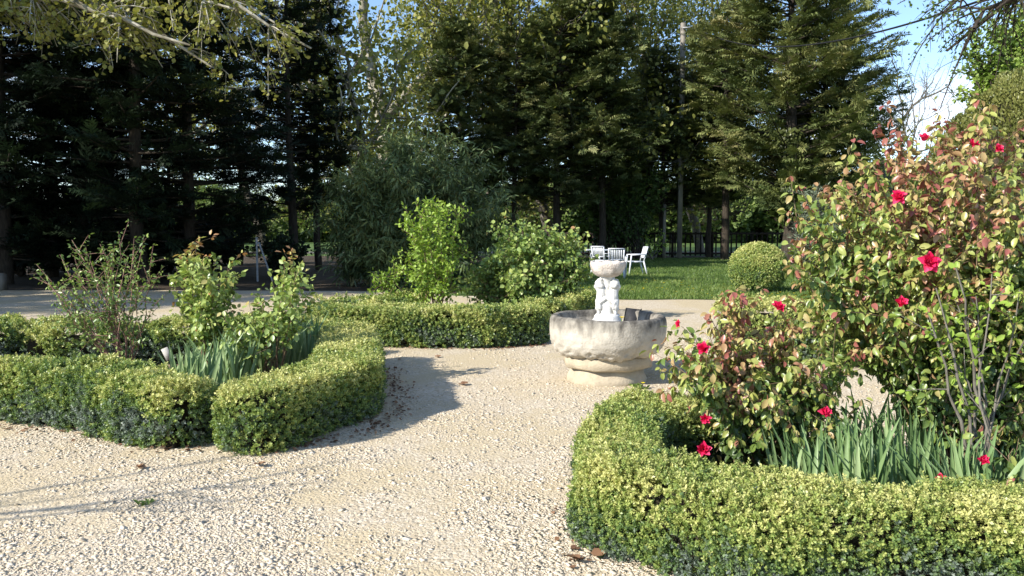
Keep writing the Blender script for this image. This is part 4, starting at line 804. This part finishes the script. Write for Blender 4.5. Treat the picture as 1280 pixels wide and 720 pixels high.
# metal stakes at the gap
sx = at(322, 350, 23.0)[0]
tag(mesh_obj('metal_post', [tube([(0, 0, 0), (0, 0, 1.25)], .03, 8), box((0, 0, 1.25), (.07, .07, .03))], M_metal, None, loc=(sx, 23.0, 0)), 'upright grey metal post under the dark conifers left of the bamboo', 'post')
tag(mesh_obj('metal_brace', [tube([(.06, .03, 1.1), (.42, .03, 0)], .025, 8), box((.06, .03, 1.1), (.06, .06, .04))], M_metal, None, loc=(sx, 23.0, 0)), 'slanting grey metal brace leaning on the upright post', 'brace')
wb = gp(0, 375); ww = at(2, 365, 19.8)
tag(mesh_obj('stone_block', [box((0, 0, .2), (.34, .3, .4)), box((0, 0, .41), (.3, .26, .03))], M_pole, None, loc=(ww[0] - .12, 19.8, .005)), 'pale stone block at the left picture edge before the conifers', 'block')
# plant label in left bed
pl = gp(212, 462)
pt2 = empty('plant_label', (pl[0], pl[1], .012), 'tilted grey plant label on a stake in the left bed', 'plant label')
mesh_obj('stake', [bar((0.05, 0, 0), (-.01, .0, .14), .01, .006)], M_metal, pt2); mesh_obj('plate', [bar((.01, -.008, .10), (-.05, -.008, .23), .075, .006, (0, -1, .2))], M_tagw, pt2)

# white plastic chairs
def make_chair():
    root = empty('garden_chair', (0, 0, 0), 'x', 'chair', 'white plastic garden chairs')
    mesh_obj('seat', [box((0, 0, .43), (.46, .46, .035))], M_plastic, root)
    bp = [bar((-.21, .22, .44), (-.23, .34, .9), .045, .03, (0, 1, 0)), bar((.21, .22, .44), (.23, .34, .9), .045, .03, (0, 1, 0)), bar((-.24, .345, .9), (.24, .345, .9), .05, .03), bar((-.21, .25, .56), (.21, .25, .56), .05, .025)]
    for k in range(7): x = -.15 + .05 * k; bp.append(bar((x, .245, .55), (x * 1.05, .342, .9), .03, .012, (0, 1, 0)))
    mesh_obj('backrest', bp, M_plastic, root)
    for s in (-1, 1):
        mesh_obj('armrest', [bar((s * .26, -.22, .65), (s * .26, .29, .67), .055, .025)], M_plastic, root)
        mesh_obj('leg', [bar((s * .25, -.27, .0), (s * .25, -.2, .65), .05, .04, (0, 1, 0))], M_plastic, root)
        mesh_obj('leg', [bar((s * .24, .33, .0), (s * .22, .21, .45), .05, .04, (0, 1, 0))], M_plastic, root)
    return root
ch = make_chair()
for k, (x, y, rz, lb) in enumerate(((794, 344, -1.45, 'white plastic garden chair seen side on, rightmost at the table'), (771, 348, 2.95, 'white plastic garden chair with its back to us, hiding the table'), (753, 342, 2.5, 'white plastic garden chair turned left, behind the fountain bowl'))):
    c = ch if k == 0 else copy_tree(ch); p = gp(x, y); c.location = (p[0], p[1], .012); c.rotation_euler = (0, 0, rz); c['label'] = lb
tp_ = gp(748, 338)
tb = empty('garden_table', (tp_[0], tp_[1] + .3, .012), 'round white garden table among the plastic chairs', 'table')
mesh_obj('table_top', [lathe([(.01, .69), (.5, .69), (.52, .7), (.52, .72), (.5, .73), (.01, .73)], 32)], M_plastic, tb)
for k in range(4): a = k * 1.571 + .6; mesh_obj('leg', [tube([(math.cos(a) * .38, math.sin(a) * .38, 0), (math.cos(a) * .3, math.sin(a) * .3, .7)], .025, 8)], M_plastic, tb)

# ------------------------------------------------------------------ small ground things
def inside(P, poly):
    c = np.zeros(len(P), bool); x, y = P[:, 0], P[:, 1]; q = np.roll(poly, -1, 0)
    for (ax, ay), (bx_, by_) in zip(poly, q): c ^= ((ay > y) != (by_ > y)) & (x < (bx_ - ax) * (y - ay) / (by_ - ay + 1e-12) + ax)
    return c
r = np.random.default_rng(90); n = 110000
P = np.column_stack([r.uniform(-1.5, 13, n), 16.9 + r.random(n) ** 1.7 * 22]); P = P[inside(P, LAWN)]; n = len(P); P3 = np.column_stack([P, np.full(n, .012)])
D = nrm(r.normal(size=(n, 3)) * [.5, .5, 0] + [0, 0, 1]); U = r.normal(size=(n, 3)) * [1, 1, .1]
tag(mesh_obj('grass', [instances(NARROW, P3, D, U, .075 * r.uniform(.5, 1.5, n), np.clip(.45 + .2 * snoise(P3, .4, 2) + r.normal(0, .18, n), 0, 1), wscale=1.6)], M_grass), 'short grass blades of the lawn', 'grass', kind='stuff')
n = 190; P = np.column_stack([r.uniform(1.2, 7.0, n), 17.2 + r.random(n) ** 1.8 * 6]); P3 = np.column_stack([P, r.uniform(.04, .09, n)])
cl = snoise(P3, .35, 77) > -.1; P3 = P3[cl]; parts = []
for k in range(6): a = k * 1.047; parts.append(instances(DIAMOND, P3, np.tile([math.cos(a), math.sin(a), .35], (len(P3), 1)), np.tile([0, 0, 1.], (len(P3), 1)), .035, r.random(len(P3))))
tag(mesh_obj('wildflowers', parts, M_yellow), 'yellow dandelion heads scattered along the near lawn edge', 'flowers', kind='stuff')
# leaf litter beside hedges
litter = []
def lit(path, n, w, seed):
    rr = np.random.default_rng(seed); path = np.array(path, float); k = rr.integers(0, len(path) - 1, n); t = rr.random((n, 1)); p = path[k] + (path[k + 1] - path[k]) * t + rr.normal(0, w, (n, 2)); P = np.column_stack([p, np.full(n, .014) + rr.random(n) * .012])
    litter.append(instances(OVAL, P, nrm(rr.normal(size=(n, 3)) * [1, 1, .15]), nrm(rr.normal(size=(n, 3)) * .35 + [0, 0, 1]), .028 * rr.uniform(.4, 1.5, n), np.clip(rr.normal(.4, .25, n), 0, 1), wscale=1.4))
lit([(-1.75, 5.45), (-1.1, 6.15), (-.95, 6.9), (-1.15, 7.9), (-1.4, 9)], 420, .07, 1); lit([(-2.2, 10.45), (-.3, 10.28), (.5, 10.7)], 260, .06, 2); lit([(-5, 6.5), (-3.3, 6.0), (-2.2, 5.55)], 160, .06, 3); lit([(.35, 3.6), (.35, 4.3)], 40, .08, 4); lit([(-3.6, 7.4), (-2.6, 7.6)], 200, .25, 5)
tag(mesh_obj('leaf_litter', litter, M_dry), 'brown dead leaves and scraps lying along the hedge feet', 'leaf litter', kind='stuff')
def dry_leaf(x, y, size, label, seed):
    rr = np.random.default_rng(seed); p = gp(x, y); a0 = rr.uniform(0, 6.28); parts = []
    for k, (da, s) in enumerate(((0, 1), (.75, .8), (-.75, .8), (1.6, .5), (-1.6, .5))):
        a = a0 + da; parts.append(instances(OVAL, np.array([[0, 0, .012]]), np.array([[math.cos(a), math.sin(a), rr.uniform(.05, .5)]]), np.array([[rr.normal(0, .2), rr.normal(0, .2), 1]]), size * s, rr.uniform(.35, .85), wscale=1.5))
    tag(mesh_obj('dry_leaf', parts, M_dry, loc=(p[0], p[1], .012)), label, 'dry leaf', 'large fallen leaves on the gravel')
for k, (x, y, s, lb) in enumerate(((724, 704, .075, 'large tan dry leaf at the foot of the nearest hedge'), (742, 700, .07, 'curled brown dry leaf tucked against the nearest hedge corner'), (577, 483, .09, 'single reddish brown leaf out on the open gravel path'), (549, 448, .07, 'flat brown leaf below the middle of the straight hedge'), (172, 588, .06, 'brown leaf near the shadow line in front of the long left hedge'), (323, 584, .07, 'pinkish brown leaf under the near corner of the L shaped hedge'), (500, 452, .05, 'small dark leaf near the left end of the straight hedge'))):
    dry_leaf(x, y, s, lb, 500 + k)
def weed(x, y, label, seed, flower=True, s=1.0):
    rr = np.random.default_rng(seed); p = gp(x, y); root = empty('weed', (p[0], p[1], .01), label, 'weed'); n = 26
    a = rr.uniform(0, 6.28, n); D = np.column_stack([np.cos(a), np.sin(a), rr.uniform(.1, .9, n)])
    mesh_obj('leaves', [instances(LEAF, np.zeros((n, 3)) + rr.normal(0, .02, (n, 3)) * [1, 1, 0], D, np.tile([0, 0, 1.], (n, 1)), .06 * s * rr.uniform(.5, 1.2, n), np.clip(rr.normal(.5, .2, n), 0, 1))], M_grass, root)
    if flower:
        q = np.array([.0, -.02, .055 * s]); mesh_obj('flower', [instances(DIAMOND, np.tile(q, (10, 1)), np.column_stack([np.cos(np.arange(10) * .628), np.sin(np.arange(10) * .628), np.full(10, .4)]), np.tile([0, 0, 1.], (10, 1)), .028, rr.random(10))], M_yellow, root)
    return root
weed(803, 487, 'yellow dandelion weed at the right foot of the fountain', 601); weed(182, 632, 'tiny green grass tuft alone on the left gravel', 602, False, .7); weed(795, 484, 'low green weed against the fountain pedestal', 603, False)
yf = np.array([fx + .11, fy - .28, .66]); yr = empty('yellow_flower', (yf[0], yf[1], .552), 'yellow blossom poking up inside the stone basin', 'flower')
mesh_obj('stem', [tube([(0, 0, 0), (.005, 0, .06), (0, 0, .125)], .004, 5)], M_lime, yr)
mesh_obj('blossom', [instances(DIAMOND, np.tile([0, 0, .125], (14, 1)), np.column_stack([np.cos(np.arange(14) * .449), np.sin(np.arange(14) * .449), np.full(14, .5)]), np.tile([0, 0, 1.], (14, 1)), .034, r.random(14))], M_yellow, yr)
